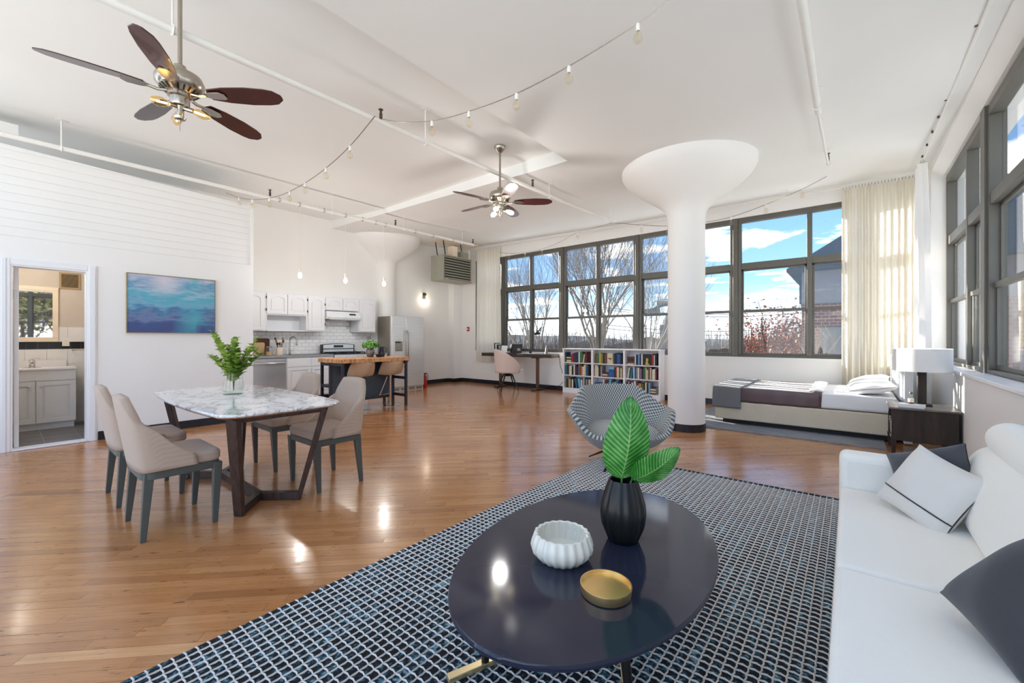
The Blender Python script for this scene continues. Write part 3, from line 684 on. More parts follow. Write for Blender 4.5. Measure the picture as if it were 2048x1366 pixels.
s = B(); s.box((-.01, -.03, .80), (1.125, .515, .832)); s.ob('basin_top', 'sill_white', t, bev=.008); B().box((-.01, .49, .832), (1.06, .515, .92)).ob('backsplash', 'sill_white', t, bev=.004)
t = thing('bathroom_faucet', 'chrome bathroom faucet on the vanity top', 'faucet', (-8.50, .27, .832), QP)
B().lathe([(.09, 0), (.09, .008), (.03, .018), (.026, .06), (.032, .085), (.02, .105), (.0, .11)], 16).ob('body', 'chrome', t, smooth=True); B().tube([(0, 0, .05), (0, -.06, .065), (0, -.11, .05)], .013, 8).ob('spout', 'chrome', t, smooth=True); B().tube([(0, 0, .1), (.02, -.03, .125), (.06, -.06, .125)], .006, 6).ob('lever', 'chrome', t, smooth=True)
t = thing('bathroom_mirror', 'cream framed mirror above the vanity reflecting a window', 'mirror', (X0+.012, 0, 1.18), QP)
s = B(); s.box((-.42, -.03, .0), (.53, 0, .065)); s.box((-.42, -.03, .725), (.53, 0, .78)); s.box((.475, -.03, .065), (.53, 0, .725)); s.box((-.42, -.03, .065), (-.37, 0, .725)); s.ob('frame', 'cream', t, bev=.003)
B().box((-.37, -.012, .065), (.475, -.002, .725)).ob('glass', 'mirror', t)
t = thing('vent_grille', 'tan louvred vent grille high on the bathroom wall', 'vent', (X0, .54, 1.95), QP)
s = B(); s.box((0, -.015, 0), (.215, 0, .025)); s.box((0, -.015, .215), (.215, 0, .24)); s.box((0, -.015, .025), (.022, 0, .215)); s.box((.193, -.015, .025), (.215, 0, .215)); s.ob('frame', 'vent_tan', t); B().box((.02, -.004, .02), (.195, 0, .22)).ob('backing', 'dark_gap', t)
for i in range(12): B().bar((.02, -.008, .034+.0155*i), (.195, -.008, .034+.0155*i), .010, .004, (0, .6, 1)).ob('slat', 'vent_tan', t)
def outlet(loc, rz, lab):
    t = thing('wall_outlet', lab, 'outlet', loc, rz); B().box((-.037, -.006, -.058), (.037, 0, .058)).ob('plate', 'trim_white', t, bev=.002)
    for zz in (-.022, .022): B().box((-.015, -.008, zz-.014), (.015, -.006, zz+.014)).ob('socket', 'cream', t)
    return t
outlet((X0+.012, .605, 1.175), QP, 'white outlet on the black bathroom tiles'); outlet((KX+.012, 5.25, 1.12), QP, 'white outlet on the subway tiles right of the range')
outlet((-7.55, WY, .36), 0, 'white outlet under the left curtain')
t = thing('towel_bar', 'thin towel bar at the edge of the bathroom wall', 'towel bar', (X0+.012, .66, 1.06), QP); B().cyl((0, -.05, 0), (.13, -.05, 0), .006, n=8).ob('bar', 'steel', t); B().cyl((.01, 0, 0), (.01, -.05, 0), .008, n=8).ob('bracket', 'steel', t)
# ---------------------------------------------------------------- painting
def paint():
    t = NT('sea_painting'); v = t.obj((1, 1, 1)); sx = t.n('ShaderNodeSeparateXYZ'); t.l(v, sx.inputs[0])
    m_ = t.n('ShaderNodeVectorMath', operation='MULTIPLY'); t.l(v, m_.inputs[0]); m_.inputs[1].default_value = (2.2, 1, 9)
    n = t.noise(m_.outputs[0], 1.6, 6, .62); n2 = t.noise(v, 3.0, 3)
    z = t.math('ADD', t.math('MULTIPLY', sx.outputs[2], 1.25), t.math('MULTIPLY', t.math('SUBTRACT', n, .5), .75))
    c = t.ramp(z, [(.0, lin((70, 78, 128))), (.16, lin((60, 86, 140))), (.28, lin((112, 128, 168))), (.36, lin((62, 118, 160))), (.48, lin((120, 170, 198))), (.58, lin((84, 168, 190))), (.7, lin((150, 186, 206))), (.8, lin((92, 150, 186))), (.95, lin((190, 190, 208)))])
    # teal flush on the right, warm glow at the top
    m1 = t.math('MULTIPLY', t.ramp(sx.outputs[0], [(.45, .0), (.7, .8), (.85, .2)]), t.ramp(n2, [(.4, .0), (.6, 1.0)])); c = t.mix(m1, c, lin((78, 172, 190)))
    g = t.n('ShaderNodeTexGradient', gradient_type='SPHERICAL'); mm = t.n('ShaderNodeMapping'); t.l(v, mm.inputs[0]); mm.inputs['Location'].default_value = (-1.48, 0, -3.1); mm.inputs['Scale'].default_value = (4, 1, 4.6); t.l(mm.outputs[0], g.inputs[0])
    c = t.mix(t.math('MULTIPLY', g.outputs[1], .9), c, lin((214, 208, 218)))
    t.bsdf(c, .6, 0); t.bump(n, .2, .003); return t.done()
paint(); mat('frame_gold', (170, 152, 118), .35, .6)
t = thing('sea_painting', 'abstract blue seascape painting in a thin gold frame', 'painting', (LX+.004, .995, 1.297), QP)
B().box((.008, -.028, .008), (.932, -.004, .75)).ob('canvas', 'sea_painting', t)
s = B(); s.box((0, -.036, 0), (.94, 0, .007)); s.box((0, -.036, .751), (.94, 0, .758)); s.box((0, -.036, .007), (.007, 0, .751)); s.box((.933, -.036, .007), (.94, 0, .751)); s.ob('frame', 'frame_gold', t)
# ceiling lamp out of view, added to brighten the bathroom
t = thing('added_ceiling_lamp', 'added unseen dome lamp on the bathroom ceiling', 'lamp', (-8.0, .1, 2.42)); B().lathe([(.11, 0), (.11, -.02), (.0, -.02)], 24).ob('base', 'steel', t, smooth=True)
emis('dome_glow', (255, 238, 214), 2.5); B().lathe([(.10, -.02), (.095, -.05), (.06, -.075), (0, -.082)], 24).ob('dome', 'dome_glow', t, smooth=True)
l = bpy.data.lights.new('dome_light', 'POINT'); l.energy = 11; l.shadow_soft_size = .08; l.color = (1, .90, .76); lo = bpy.data.objects.new('dome_light', l); link(lo, t); lo.location = (0, 0, -.18)
# ================================================================ dining set
def marble():
    t = NT('marble'); v = t.obj((1, 1, 1), (0, 0, R(35))); w = t.noise(v, 3.0, 5, .6)
    m_ = t.n('ShaderNodeVectorMath', operation='ADD'); t.l(v, m_.inputs[0]); k = t.n('ShaderNodeCombineXYZ'); t.l(t.math('MULTIPLY', w, .45), k.inputs[0]); t.l(t.math('MULTIPLY', w, .5), k.inputs[1]); t.l(k.outputs[0], m_.inputs[1])
    s = t.n('ShaderNodeVectorMath', operation='MULTIPLY'); t.l(m_.outputs[0], s.inputs[0]); s.inputs[1].default_value = (3.0, 8.5, 1)
    n = t.noise(s.outputs[0], 1.0, 6, .55); vein = t.math('ABSOLUTE', t.math('SUBTRACT', n, .5))
    n2 = t.noise(s.outputs[0], 2.3, 5, .6); v2 = t.math('ABSOLUTE', t.math('SUBTRACT', n2, .5))
    c = t.ramp(vein, [(.0, lin((138, 140, 142))), (.010, lin((186, 186, 186))), (.03, lin((230, 230, 230))), (.07, lin((244, 244, 244)))])
    c = t.mix(t.ramp(v2, [(.0, .45), (.02, .0)]), c, lin((176, 168, 158)))
    t.bsdf(c, .12, 0, Coat_Weight=.4, Coat_Roughness=.05); return t.done()
marble()
wood('wenge', (46, 32, 28), (82, 62, 54), (30, 30, 3), .45); wood('walnut_edge', (148, 100, 66), (178, 128, 90), (20, 20, 20))
mat('chair_frame', (82, 86, 82), .4, var=.06)
fabric('taupe', (186, 164, 146), 200, .1); fabric('sofa_cloth', (243, 240, 233), 300, .05, bump=.2)
DX, DY = -3.89, 1.24
t = thing('dining_table', 'rounded marble dining table on a dark wood trestle base', 'table', (DX, DY, 0))
def top_out(a, b_, bow, r=.10, n=8):
    P = rrect(2*a, 2*b_, r, 4); Q = []
    for i, (x, y) in enumerate(P):
        Q.append((x, y)); x2, y2 = P[(i+1) % len(P)]
        if math.hypot(x2-x, y2-y) > .15:
            for k in range(1, n): u = k/n; Q.append((x+(x2-x)*u, y+(y2-y)*u))
    return [(x+math.copysign(bow*.6*(1-min(1, abs(y)/b_)**2), x), y+math.copysign(bow*(1-min(1, abs(x)/a)**2), y)) for x, y in Q]
s = B(); P = top_out(.945, .385, .055); n = len(P)
for z_, k in ((.728, .985), (.735, .997), (.744, 1.0), (.75, .994)): s.v += [(x*k, y*k, z_) for x, y in P]
s.f += [tuple(range(n-1, -1, -1)), tuple(range(3*n, 4*n))]+[(j*n+i, j*n+(i+1) % n, (j+1)*n+(i+1) % n, (j+1)*n+i) for j in range(3) for i in range(n)]
s.ob('marble_top', 'marble', t, smooth=True)
s = B(); s.v += [(x*.93, y*.93, .712) for x, y in P]+[(x*.985, y*.985, .728) for x, y in P]; s.f += [tuple(range(n-1, -1, -1)), tuple(range(n, 2*n))]+[(i, (i+1) % n, n+(i+1) % n, n+i) for i in range(n)]; s.ob('wood_underside', 'walnut_edge', t)
for sx in (1, -1):
    for sy in (1, -1):
        f = (sx*.62, sy*.197, 0); tp = (sx*.83, sy*.30, .712)
        B().bar((f[0], f[1], .0), tp, .034, .062, (sx, -sy*.6, 0), .045, .075).ob('leg', 'wenge', t, bev=.003)
        B().bar((sx*.63, sy*.20, .03), (sx*.40, 0, .03), .045, .06).ob('floor_rail', 'wenge', t, bev=.003)
    B().bar((sx*.815, -.30, .695), (sx*.815, .30, .695), .05, .035).ob('top_rail', 'wenge', t, bev=.003)
B().bar((-.41, 0, .03), (.41, 0, .03), .05, .06).ob('stretcher', 'wenge', t, bev=.003)
def dining_chair(loc, rz, lab):
    t = thing('dining_chair', lab, 'chair', loc, rz, 'upholstered dining chairs')
    s = B(); s.prism(rrect(.50, .40, .06, 5, 0, .01), .41, .485); s.ob('seat', 'taupe', t, bev=.022, seg=3)
    def path(u): # U around the back
        a = -pi*.5+(u-.5)*pi*1.42; x = .245*math.copysign(abs(cos(a+0))**.75, cos(a)) if False else .25*sin((u-.5)*pi*1.0)
        w = (u-.5)*2; k = abs(w); th = min(1, k/.62); ang_ = th*pi/2; x = math.copysign(.165*th**1.0+.085*sin(ang_)**1.5, w); x = math.copysign(.25*(1-(1-th)**1.6), w); y = -.20+.07*(1-math.sqrt(max(0, 1-th*th)))+.20*max(0, (k-.55)/.45)**1.1
        return x, y, k
    def back(u, v):
        x, y, k = path(u); top = .875-.012*(k/.3)**2 if k < .30 else .863-.375*(lambda q: q*q*(3-2*q)*.55+q**.7*.45)(min(1, (k-.30)/.70))
        z = .415+(top-.415)*v; h = (z-.415)/.46; return (x*(1-.10*h), y-.075*h+.0, z)
    B().grid(back, 40, 10).ob('backrest', 'taupe', t, smooth=True, solid=.042, bev=0)
    s = B(); s.prism(rrect(.505, .41, .07, 5, 0, .0), .365, .412); s.ob('seat_frame', 'chair_frame', t, bev=.004)
    for sx in (1, -1):
        B().bar((sx*.225, .185, .40), (sx*.235, .17, 0), .05, .05, (0, 1, 0), .026, .028).ob('leg', 'chair_frame', t, bev=.003)
        B().bar((sx*.215, -.165, .40), (sx*.235, -.195, 0), .05, .05, (0, 1, 0), .026, .028).ob('leg', 'chair_frame', t, bev=.003)
    return t
dining_chair((-3.525, .735, 0), 0, 'taupe dining chair at the table corner nearest the camera')
dining_chair((-4.335, .735, 0), 0, 'taupe dining chair closest to the bathroom door')
dining_chair((-3.50, 1.765, 0), pi, 'taupe dining chair in front of the navy island')
dining_chair((-4.325, 1.765, 0), pi, 'taupe dining chair in front of the white base cabinets')
# vase with branches
mat('stem', (74, 62, 40), .7)
def leafmat(n, a, b_):
    t = NT(n); v = t.obj(); t.bsdf(t.ramp(t.noise(v, 18, 3), [(.3, lin(a)), (.7, lin(b_))]), .45, 0, Subsurface_Weight=.0); return t.done()
leafmat('leaf_light', (130, 164, 58), (190, 210, 104)); leafmat('leaf_dark', (96, 134, 44), (150, 180, 74))
glass('smoke_glass', (.965, .975, .965), gain=1.0); glass('water', (.93, .95, .92), gain=.4)
t = thing('branch_vase', 'clear glass vase of leafy green branches on the marble table', 'vase', (-4.087, 1.258, .75))
B().lathe([(.0, 0), (.074, 0), (.080, .01), (.078, .05), (.060, .185), (.062, .195), (.057, .195), (.055, .184), (.073, .05), (.072, .016), (0, .014)], 28).ob('glass_vase', 'smoke_glass', t, smooth=True)
B().lathe([(.0, .016), (.070, .017), (.0705, .05), (.068, .066), (0, .066)], 24).ob('water', 'water', t, smooth=True)
rs = random.Random(11)
def leaf(b, p, d, up, L, w):
    d = d.normalized(); s_ = d.cross(up)
    s_ = s_.normalized() if s_.length > 1e-3 else V((1, 0, 0)); nrm = s_.cross(d)
    q = [p, p+d*L*.35+s_*w*.5+nrm*w*.12, p+d*L*.75+s_*w*.4+nrm*w*.06, p+d*L-nrm*w*.15, p+d*L*.75-s_*w*.4+nrm*w*.06, p+d*L*.35-s_*w*.5+nrm*w*.12, p+d*L*.4, p+d*L*.75-nrm*w*.03]
    b.add(q, [(0, 1, 6), (0, 6, 5), (1, 2, 7, 6), (6, 7, 4, 5), (2, 3, 7), (7, 3, 4)])
RT = V((cos(YAW), sin(YAW), 0)); FW = V((-sin(YAW), cos(YAW), 0))
for i, (lx, fy, h, k) in enumerate(((-.20, .02, .53, 1), (-.13, -.06, .50, 0), (-.04, .08, .46, 0), (.05, -.05, .44, 0), (.20, .03, .49, 1), (.13, .07, .40, 0), (.24, -.04, .40, 1), (-.24, .03, .34, 1), (.0, -.10, .34, 0), (.10, -.10, .33, 0), (-.12, .12, .38, 0), (-.10, -.10, .31, 0), (.17, .10, .33, 0), (.02, .02, .38, 0))):
    st = B(); lb = B(); e_ = RT*lx+FW*fy; pts = []
    for j in range(9):
        u = j/8; pts.append(V((0, 0, .03))+e_*(.10*u+.90*max(0, u-.28)**1.25/.66)+V((0, 0, (h-.03)*u)))
    st.tube(pts, .003, 5, rs=[.0035-.0022*j/8 for j in range(9)])
    for j in range(3 if not k else 3, 9):
        for q in range(9 if not k else 7):
            u = rs.random(); a = pts[j-1].lerp(pts[j], u); an = rs.uniform(0, 2*pi); d_ = V((cos(an), sin(an), rs.uniform(-.15, .8)))+(pts[j]-pts[j-1]).normalized()*.5
            L = rs.uniform(.058, .092)*(1-.30*(j/8))*(1 if not k else .72); leaf(lb, a, d_, V((0, 0, 1)), L, L*.82)
    o = st.ob('branch', 'stem', t, smooth=True); lb.ob('leaves', 'leaf_light' if i % 3 else 'leaf_dark', o)
# ================================================================ rug with a corded net
def rug_mat():
    t = NT('rug_base'); v = t.obj(); s = t.n('ShaderNodeVectorMath', operation='MULTIPLY'); t.l(v, s.inputs[0]); s.inputs[1].default_value = (1, 1, 1)
    n = t.noise(s.outputs[0], 55, 2, .5); st = t.n('ShaderNodeVectorMath', operation='MULTIPLY'); t.l(v, st.inputs[0]); st.inputs[1].default_value = (14, 1.2, 1); n2 = t.noise(st.outputs[0], 1.4, 4, .6)
    f = t.math('ADD', t.math('MULTIPLY', n, .62), t.math('MULTIPLY', n2, .45))
    t.bsdf(t.ramp(f, [(.46, lin((8, 10, 13))), (.55, lin((16, 24, 32))), (.62, lin((46, 92, 110))), (.70, lin((128, 166, 174)))]), .95, 0); t.bump(n, .6, .01); return t.done()
rug_mat(); mat('cord_white', (222, 214, 206), .9, var=.12, ns=60)
t = thing('area_rug', 'large black and teal rug with white corded net under the coffee table', 'rug', (-2.0, -.5, .0005))
RW, RL = 2.45, 4.52
B().box((0, 0, 0), (RW, RL, .006)).ob('rug_base', 'rug_base', t)
s = B(); P = .038
def cord(fn, n):
    k = len(s.v); r = .0034
    for i in range(n+1):
        (x, y), (nx, ny) = fn(i); z = .0065+.0022*(i % 2)
        s.v += [(x-nx*r, y-ny*r, .0055), (x, y, z+.0035), (x+nx*r, y+ny*r, .0055)]
    for i in range(n):
        a = k+3*i; s.f += [(a, a+1, a+4, a+3), (a+1, a+2, a+5, a+4)]
nx_, ny_ = int(RW/P), int(RL/P)
for i in range(1, nx_):
    cord(lambda j, i=i: ((i*P+.0020*(1 if (j//1) % 2 else -1), j*P*.5*2/2), (1, 0)), int(RL/(P*.5)))
for j in range(1, ny_):
    cord(lambda i, j=j: ((i*P*.5, j*P+.0020*(1 if i % 2 else -1)), (0, 1)), int(RW/(P*.5)))
s.ob('cord_net', 'cord_white', t, smooth=True, kind='stuff')
# ================================================================ coffee table and what stands on it
mat('navy_lacquer', (40, 43, 60), .09, var=.0, IOR=1.42)
mat('gold', (244, 208, 146), .34, 1, var=.04); mat('brass_pale', (216, 200, 160), .3, .9)
t = thing('coffee_table', 'low oval coffee table with glossy navy top and gold feet', 'coffee table', (-.782, 1.468, .0125), 1.638)
s = B(); N = 96
for z_, k in ((.376, .985), (.382, .997), (.392, 1.0), (.40, .994)): s.v += [(.676*k*cos(2*pi*i/N), .434*k*sin(2*pi*i/N), z_) for i in range(N)]
s.f += [tuple(range(N-1, -1, -1)), tuple(range(3*N, 4*N))]+[(j*N+i, j*N+(i+1) % N, (j+1)*N+(i+1) % N, (j+1)*N+i) for j in range(3) for i in range(N)]
s.ob('oval_top', 'navy_lacquer', t, smooth=True)
for sg in (1, -1):
    B().bar((-.46, sg*.34, .0205), (.46, -sg*.10, .0205), .03, .018).ob('floor_bar', 'brass_pale', t, bev=.002)
    for q in (-.33, .33): B().cyl((q, sg*.12-sg*q*.48 if False else sg*(.34-.478*(q+.46)), .029), (q*.9, sg*(.34-.478*(q+.46))*.8, .376), .014, n=10).ob('leg', 'black_metal', t, smooth=True)
B().lathe([(.16, .366), (.16, .376)], 24).ob('mounting_plate', 'black_metal', t)
def cleaf(name, par, base, tip, w, m, side, roll=0, bend=.04):
    base, tip = V(base), V(tip); d = tip-base; L = d.length; d.normalize(); s_ = V(side); s_ = (s_-d*s_.dot(d)).normalized(); nr = d.cross(s_)
    def fn(u, v):
        x = (u-.5)*2; k = sin(pi*min(1, v**.80*.985+.012))**.62*(1-.08*v); y = v
        rid = .0022*sin((v-abs(x)*.22)*2*pi*17)*min(1, abs(x)*3)*(1-abs(x)*.3)
        fold = .10*abs(x)*w
        return tuple(base+d*L*y+s_*x*w*.5*k+nr*(fold*k+rid-bend*sin(pi*v)*1.0*(1)+.10*L*v*v*.4))
    s = B(); s.grid(fn, 24, 110); s.pat = [(abs((i/24-.5)*2), j/110-abs((i/24-.5)*2)*.22, 0) for j in range(111) for i in range(25)]; return s.ob(name, m, par, smooth=True)
def bigleaf():
    t = NT('big_leaf'); v = t.obj(); ap = t.n('ShaderNodeAttribute', attribute_name='pat', attribute_type='GEOMETRY'); sx = t.n('ShaderNodeSeparateXYZ'); t.l(ap.outputs['Vector'], sx.inputs[0]); wv = t.math('ADD', t.math('MULTIPLY', t.math('SINE', t.math('MULTIPLY', sx.outputs[1], 2*pi*17)), .5), .5); n = t.math('ADD', t.math('MULTIPLY', t.noise(v, 14, 3), .75), t.math('MULTIPLY', wv, .28)); cc = t.ramp(n, [(.32, lin((32, 104, 30))), (.52, lin((62, 146, 50))), (.72, lin((132, 190, 108)))]); t.bsdf(t.mix(t.ramp(sx.outputs[0], [(.0, .8), (.05, .0)]), cc, lin((170, 206, 140))), .38, 0, Coat_Weight=.25, Coat_Roughness=.3); return t.done()
bigleaf(); mat('stem_green', (92, 150, 60), .5); mat('vase_black', (34, 34, 35), .32, .35, var=.1)
t = thing('leaf_vase', 'black fluted vase holding two broad green leaves on the oval table', 'vase', (-.71, 1.583, .4128))
B().lathe([(.052, 0), (.060, .006), (.082, .06), (.0875, .11), (.084, .15), (.066, .21), (.056, .236), (.054, .244), (.050, .24), (.05, .2), (.06, .15), (0, .12)], 96, flute=14, fa=.035).ob('vase_body', 'vase_black', t, smooth=True)
c0 = V((0, 0, .16))
def wl(dx, dz, df=0): return tuple(RT*dx+FW*df+V((0, 0, dz)))
o = B().tube([wl(-.005, .14), wl(-.006, .22), wl(-.004, .26), wl(.012, .42), wl(.024, .55)], .003, 6, rs=[.004, .004, .0035, .0025, .001]).ob('stem', 'stem_green', t, smooth=True)
cleaf('leaf', t, wl(-.006, .245), wl(.028, .575, -.03), .20, 'big_leaf', RT+FW*.12, bend=.03)
o = B().tube([wl(.01, .14), wl(.02, .2), wl(.045, .265), wl(.09, .34), wl(.15, .38)], .003, 6, rs=[.004, .004, .0035, .002, .001]).ob('stem', 'stem_green', t, smooth=True)
cleaf('leaf', t, wl(.035, .245, -.02), wl(.195, .385, -.09), .145, 'big_leaf', RT*.62-V((0, 0, .72))+FW*.35, bend=.02)
mat('bowl_white', (226, 222, 209), .25, var=.02, Coat_Weight=.3)
o = B().lathe([(.0, 0), (.075, .0), (.085, .004), (.108, .03), (.113, .05), (.108, .07), (.099, .094), (.094, .096), (.089, .092), (.098, .06), (.085, .03), (.06, .022), (0, .02)], 144, flute=20, fa=.03).ob('fluted_bowl', 'bowl_white', smooth=True, label='white fluted ceramic bowl on the oval coffee table', cat='bowl'); o.location = (-.826, 1.309, .4128)
t = thing('gold_tray', 'small round gold tray on the oval coffee table', 'tray', (-.601, 1.212, .4128))
B().lathe([(.0, 0), (.073, 0), (.077, .003), (.081, .03), (.0805, .033), (.077, .033), (.074, .009), (0, .007)], 64).ob('dish', 'gold', t, smooth=True); B().lathe([(.0745, .020), (.0765, .021), (.0762, .023), (.0752, .022)], 64).ob('inner_ring', 'gold', t, smooth=True)
# ================================================================ armchair
def check(name, a, b_, sz, rough=.9):
    t = NT(name); v = t.obj(); c = t.n('ShaderNodeTexChecker'); ap = t.n('ShaderNodeAttribute', attribute_name='pat', attribute_type='GEOMETRY'); t.l(ap.outputs['Vector'], c.inputs[0]); c.inputs['Color1'].default_value = lin(a); c.inputs['Color2'].default_value = lin(b_); c.inputs['Scale'].default_value = 1/sz
    n = t.noise(v, 300, 2); t.bsdf(t.mix(t.math('MULTIPLY', n, .5), c.outputs[0], lin(tuple((x+y)/2 for x, y in zip(a, b_)))), rough, 0, Sheen_Weight=.2); return t.done()
check('houndstooth', (66, 72, 76), (206, 206, 200), .0145); check('pink_check', (196, 170, 158), (232, 214, 204), .022)
t = thing('armchair', 'grey houndstooth tub armchair on black splayed legs by the rug corner', 'armchair', (-1.73, 3.80, .0125), YAW-pi/2+R(5))
# local: front is -x? use +x as right, front = -y after rotation; shell in polar form, phi=0 at front
t.rotation_euler = (0, 0, YAW+R(6)); t.scale = (.95, .95, .97)
def shell(u, v):
    ph = 2*pi*u; f = -cos(ph)   # +1 at back, -1 at front
    s_ = sin(ph)                # sides
    bk = max(0, min(1, (f-.05)/.62)); bk = bk*bk*(3-2*bk); arm = abs(s_)**2.5*(1-bk)
    fr = max(0, min(1, (-f-.15)/.6)); fr = fr*fr*(3-2*fr); rim = .345+.405*bk+.20*arm*(1-fr)
    rim -= .02*max(0, -f)
    rb = .10; rt = .40+.09*arm-.02*bk
    q = v**.62
    r = rb+(rt-rb)*q+.03*arm*v**4
    z = .185+(rim-.185)*(v**1.9)
    y = r*f*(.92 if f < 0 else .95)+.07*bk*v*v; x = r*s_*1.03
    return (x, y, z)
B().pgrid(shell, 80, 22, 2.4, .62).ob('shell', 'houndstooth', t, smooth=True, solid=.045)
s = B(); s.pgrid(lambda u, v: (.365*(u-.5)*2*math.sqrt(max(0, 1-((v-.5)*2)**2/2)), .375*(v-.5)*2*math.sqrt(max(0, 1-((u-.5)*2)**2/2))-.045, .315+.10*(1-(max(abs(u-.5), abs(v-.5))*2)**5)), 30, 30, .67, .67); s.ob('seat_cushion', 'houndstooth', t, smooth=True)
B().lathe([(.03, .14), (.05, .2), (.12, .205)], 16).ob('hub', 'black_metal', t)
for k in range(4):
    a = pi/4+k*pi/2; B().bar((.03*cos(a), .03*sin(a), .175), (.36*cos(a), .36*sin(a), .006), .035, .03, (0, 0, 1), .022, .012).ob('leg', 'black_metal', t, bev=.003)
# ================================================================ sofa and pillows
t = thing('sofa', 'long white fabric sofa with bolster headrests under the right windows', 'sofa', (.40, 1.4, .0132))
def sb(a, c, n, bev=.03, m='sofa_cloth', seg=4): return B().box((a[0]-.40, a[1]-1.4, a[2]), (c[0]-.40, c[1]-1.4, c[2])).ob(n, m, t, bev=bev, seg=seg)
sb((-.02, -.75, .05), (.82, 2.92, .30), 'base', .015)
for y0, y1 in ((1.815, 2.785), (.845, 1.808), (-.125, .838)): sb((-.04, y0, .30), (.52, y1, .435), 'seat_cushion', .02)
sb((-.045, 2.79, .06), (.82, 2.95, .605), 'armrest', .035)
sb((.60, -.75, .25), (.84, 2.79, .66), 'back_frame', .03)
for y0, y1 in ((1.815, 2.785), (.845, 1.808), (-.125, .838)):
    s = B(); n0 = 12
    def bc(u, v, y0=y0, y1=y1):
        a = 2*pi*u; cx = .505; cz = .585; hx = .125; hz = .165; e = .55
        px = math.copysign(abs(cos(a))**e, cos(a))*hx; pz = math.copysign(abs(sin(a))**e, sin(a))*hz; k = (1-abs(2*v-1)**6*.10)
        return (cx+px*k+pz*.28-.40, y0+(y1-y0)*v-1.4, cz+pz*k)
    s.grid(bc, 28, 14, True); m_ = 28; s.f += [tuple(range(m_)), tuple(14*m_+i for i in range(m_-1, -1, -1))]; s.ob('back_cushion', 'sofa_cloth', t, smooth=True)
    def bo(u, v, y0=y0, y1=y1):
        a = 2*pi*u; k = 1-abs(2*v-1)**10*.25; return (.53+.08*k*cos(a)-.40, y0+.02+(y1-y0-.04)*v-1.4, .775+.08*k*sin(a))
    s = B(); s.grid(bo, 24, 16, True); s.f += [tuple(range(24)), tuple(16*24+i for i in range(23, -1, -1))]; s.ob('bolster_headrest', 'sofa_cloth', t, smooth=True)
for y in (-.6, 2.8):
    for x in (.05, .75): B().cyl((x-.40, y-1.4, 0.0), (x-.40, y-1.4, .05), .02, n=10).ob('foot', 'black_metal', t)
def pillow(name, lab, loc, rot, w, h, d, m, stripe=False, diag=None):
    from mathutils import Euler
    def fn(u, v, sg=1):
        x = (u-.5)*2; y = (v-.5)*2; ex = max(0, 1-abs(x)**2.6)*max(0, 1-abs(y)**2.6); k = 1-.07*(1-abs(x)**2)*abs(y)**3; k2 = 1-.07*(1-abs(y)**2)*abs(x)**3
        z = sg*(d*.5*ex**.55+.004)+.006*sin(5*x+3*y)*ex; return (x*w/2*k2, z, y*h/2*k)
    s = B(); N_ = 22; s.grid(lambda u, v: fn(u, v, -1), N_, N_); s.grid(lambda u, v: fn(1-u, v, 1), N_, N_)
    # side closing
    t = thing(name, lab, 'pillow', loc); t.rotation_euler = rot
    if diag: # facing normal and roll of the cushion
        from mathutils import Matrix
        n_ = V(diag[0]).normalized(); e1 = V((-n_.y, n_.x, 0)).normalized(); e2 = n_.cross(e1); c_, s_ = cos(diag[1]), sin(diag[1]); X_ = e1*c_+e2*s_; Z_ = e2*c_-e1*s_; Y_ = Z_.cross(X_); t.rotation_euler = Matrix((X_, Y_, Z_)).transposed().to_euler()
    o = s.ob('cover', m, t, smooth=True)
    if stripe:
        q = B(); q.tube([(lambda p: (p[0], p[1]-.002, p[2]))(fn(i/30, .25, -1)) for i in range(31)], .0028, 5); q.ob('piping_line', 'black_plastic', t, smooth=True)
    return t
fabric('pillow_white', (224, 220, 214), 260, .07); fabric('pillow_dark', (58, 59, 63), 240, .25); fabric('pillow_dark2', (70, 72, 78), 300, .15)
pillow('throw_pillow', 'white throw pillow with a thin black line at the sofa arm', (.265, 2.50, .575), (R(-28), R(14), R(-52)), .31, .30, .13, 'pillow_white', True)
pillow('throw_pillow', 'dark grey pillow tucked behind the white one', (.285, 2.68, .61), (R(-22), R(-22), R(-24)), .30, .22, .11, 'pillow_dark2')
pillow('throw_pillow', 'large charcoal pillow nearest the camera on the sofa', (.35, 1.56, .575), (0, 0, 0), .29, .29, .17, 'pillow_dark', False, ((-.65, -.45, .61), R(-18)))
# ================================================================ bed, nightstand
mat('bed_cream', (214, 202, 180), .6, var=.03); mat('black_plinth', (24, 22, 22), .6); fabric('sheet', (236, 236, 238), 300, .03, bump=.12); mat('satin_plum', (96, 74, 76), .3, var=.06, Sheen_Weight=.3); fabric('throw_grey', (122, 124, 128), 200, .12)
mat('headboard', (226, 228, 232), .6); fabric('bed_rug', (132, 136, 144), 120, .3)
def rugm():
    t = NT('grey_streak'); v = t.obj((2.2, 26, 1)); n = t.noise(v, 1.6, 6, .7); t.bsdf(t.ramp(n, [(.3, lin((92, 96, 106))), (.5, lin((130, 134, 142))), (.72, lin((164, 168, 176)))]), .95, 0); t.bump(n, .4, .004); return t.done()
rugm()
B().box((-1.9, 6.13, .0005), (.315, 8.36, .012)).ob('bedside_rug', 'grey_streak', label='grey streaked rug under the bed', cat='rug')
t = thing('platform_bed', 'low cream platform bed with white bedding below the far windows', 'bed', (-.5, 7.34, .012))
def bb_(a, c, n, m, bev=0, seg=2, p=None): return B().box((a[0]+.5, a[1]-7.34, a[2]-.012), (c[0]+.5, c[1]-7.34, c[2]-.012)).ob(n, m, p or t, bev=bev, seg=seg)
bb_((-1.44, 6.66, .012), (.42, 8.02, .075), 'plinth', 'black_plinth')
bb_((-1.53, 6.58, .075), (.48, 8.10, .33), 'bed_base', 'bed_cream', .015)
bb_((-1.49, 6.62, .33), (.45, 8.06, .505), 'mattress', 'sheet', .04, 4)
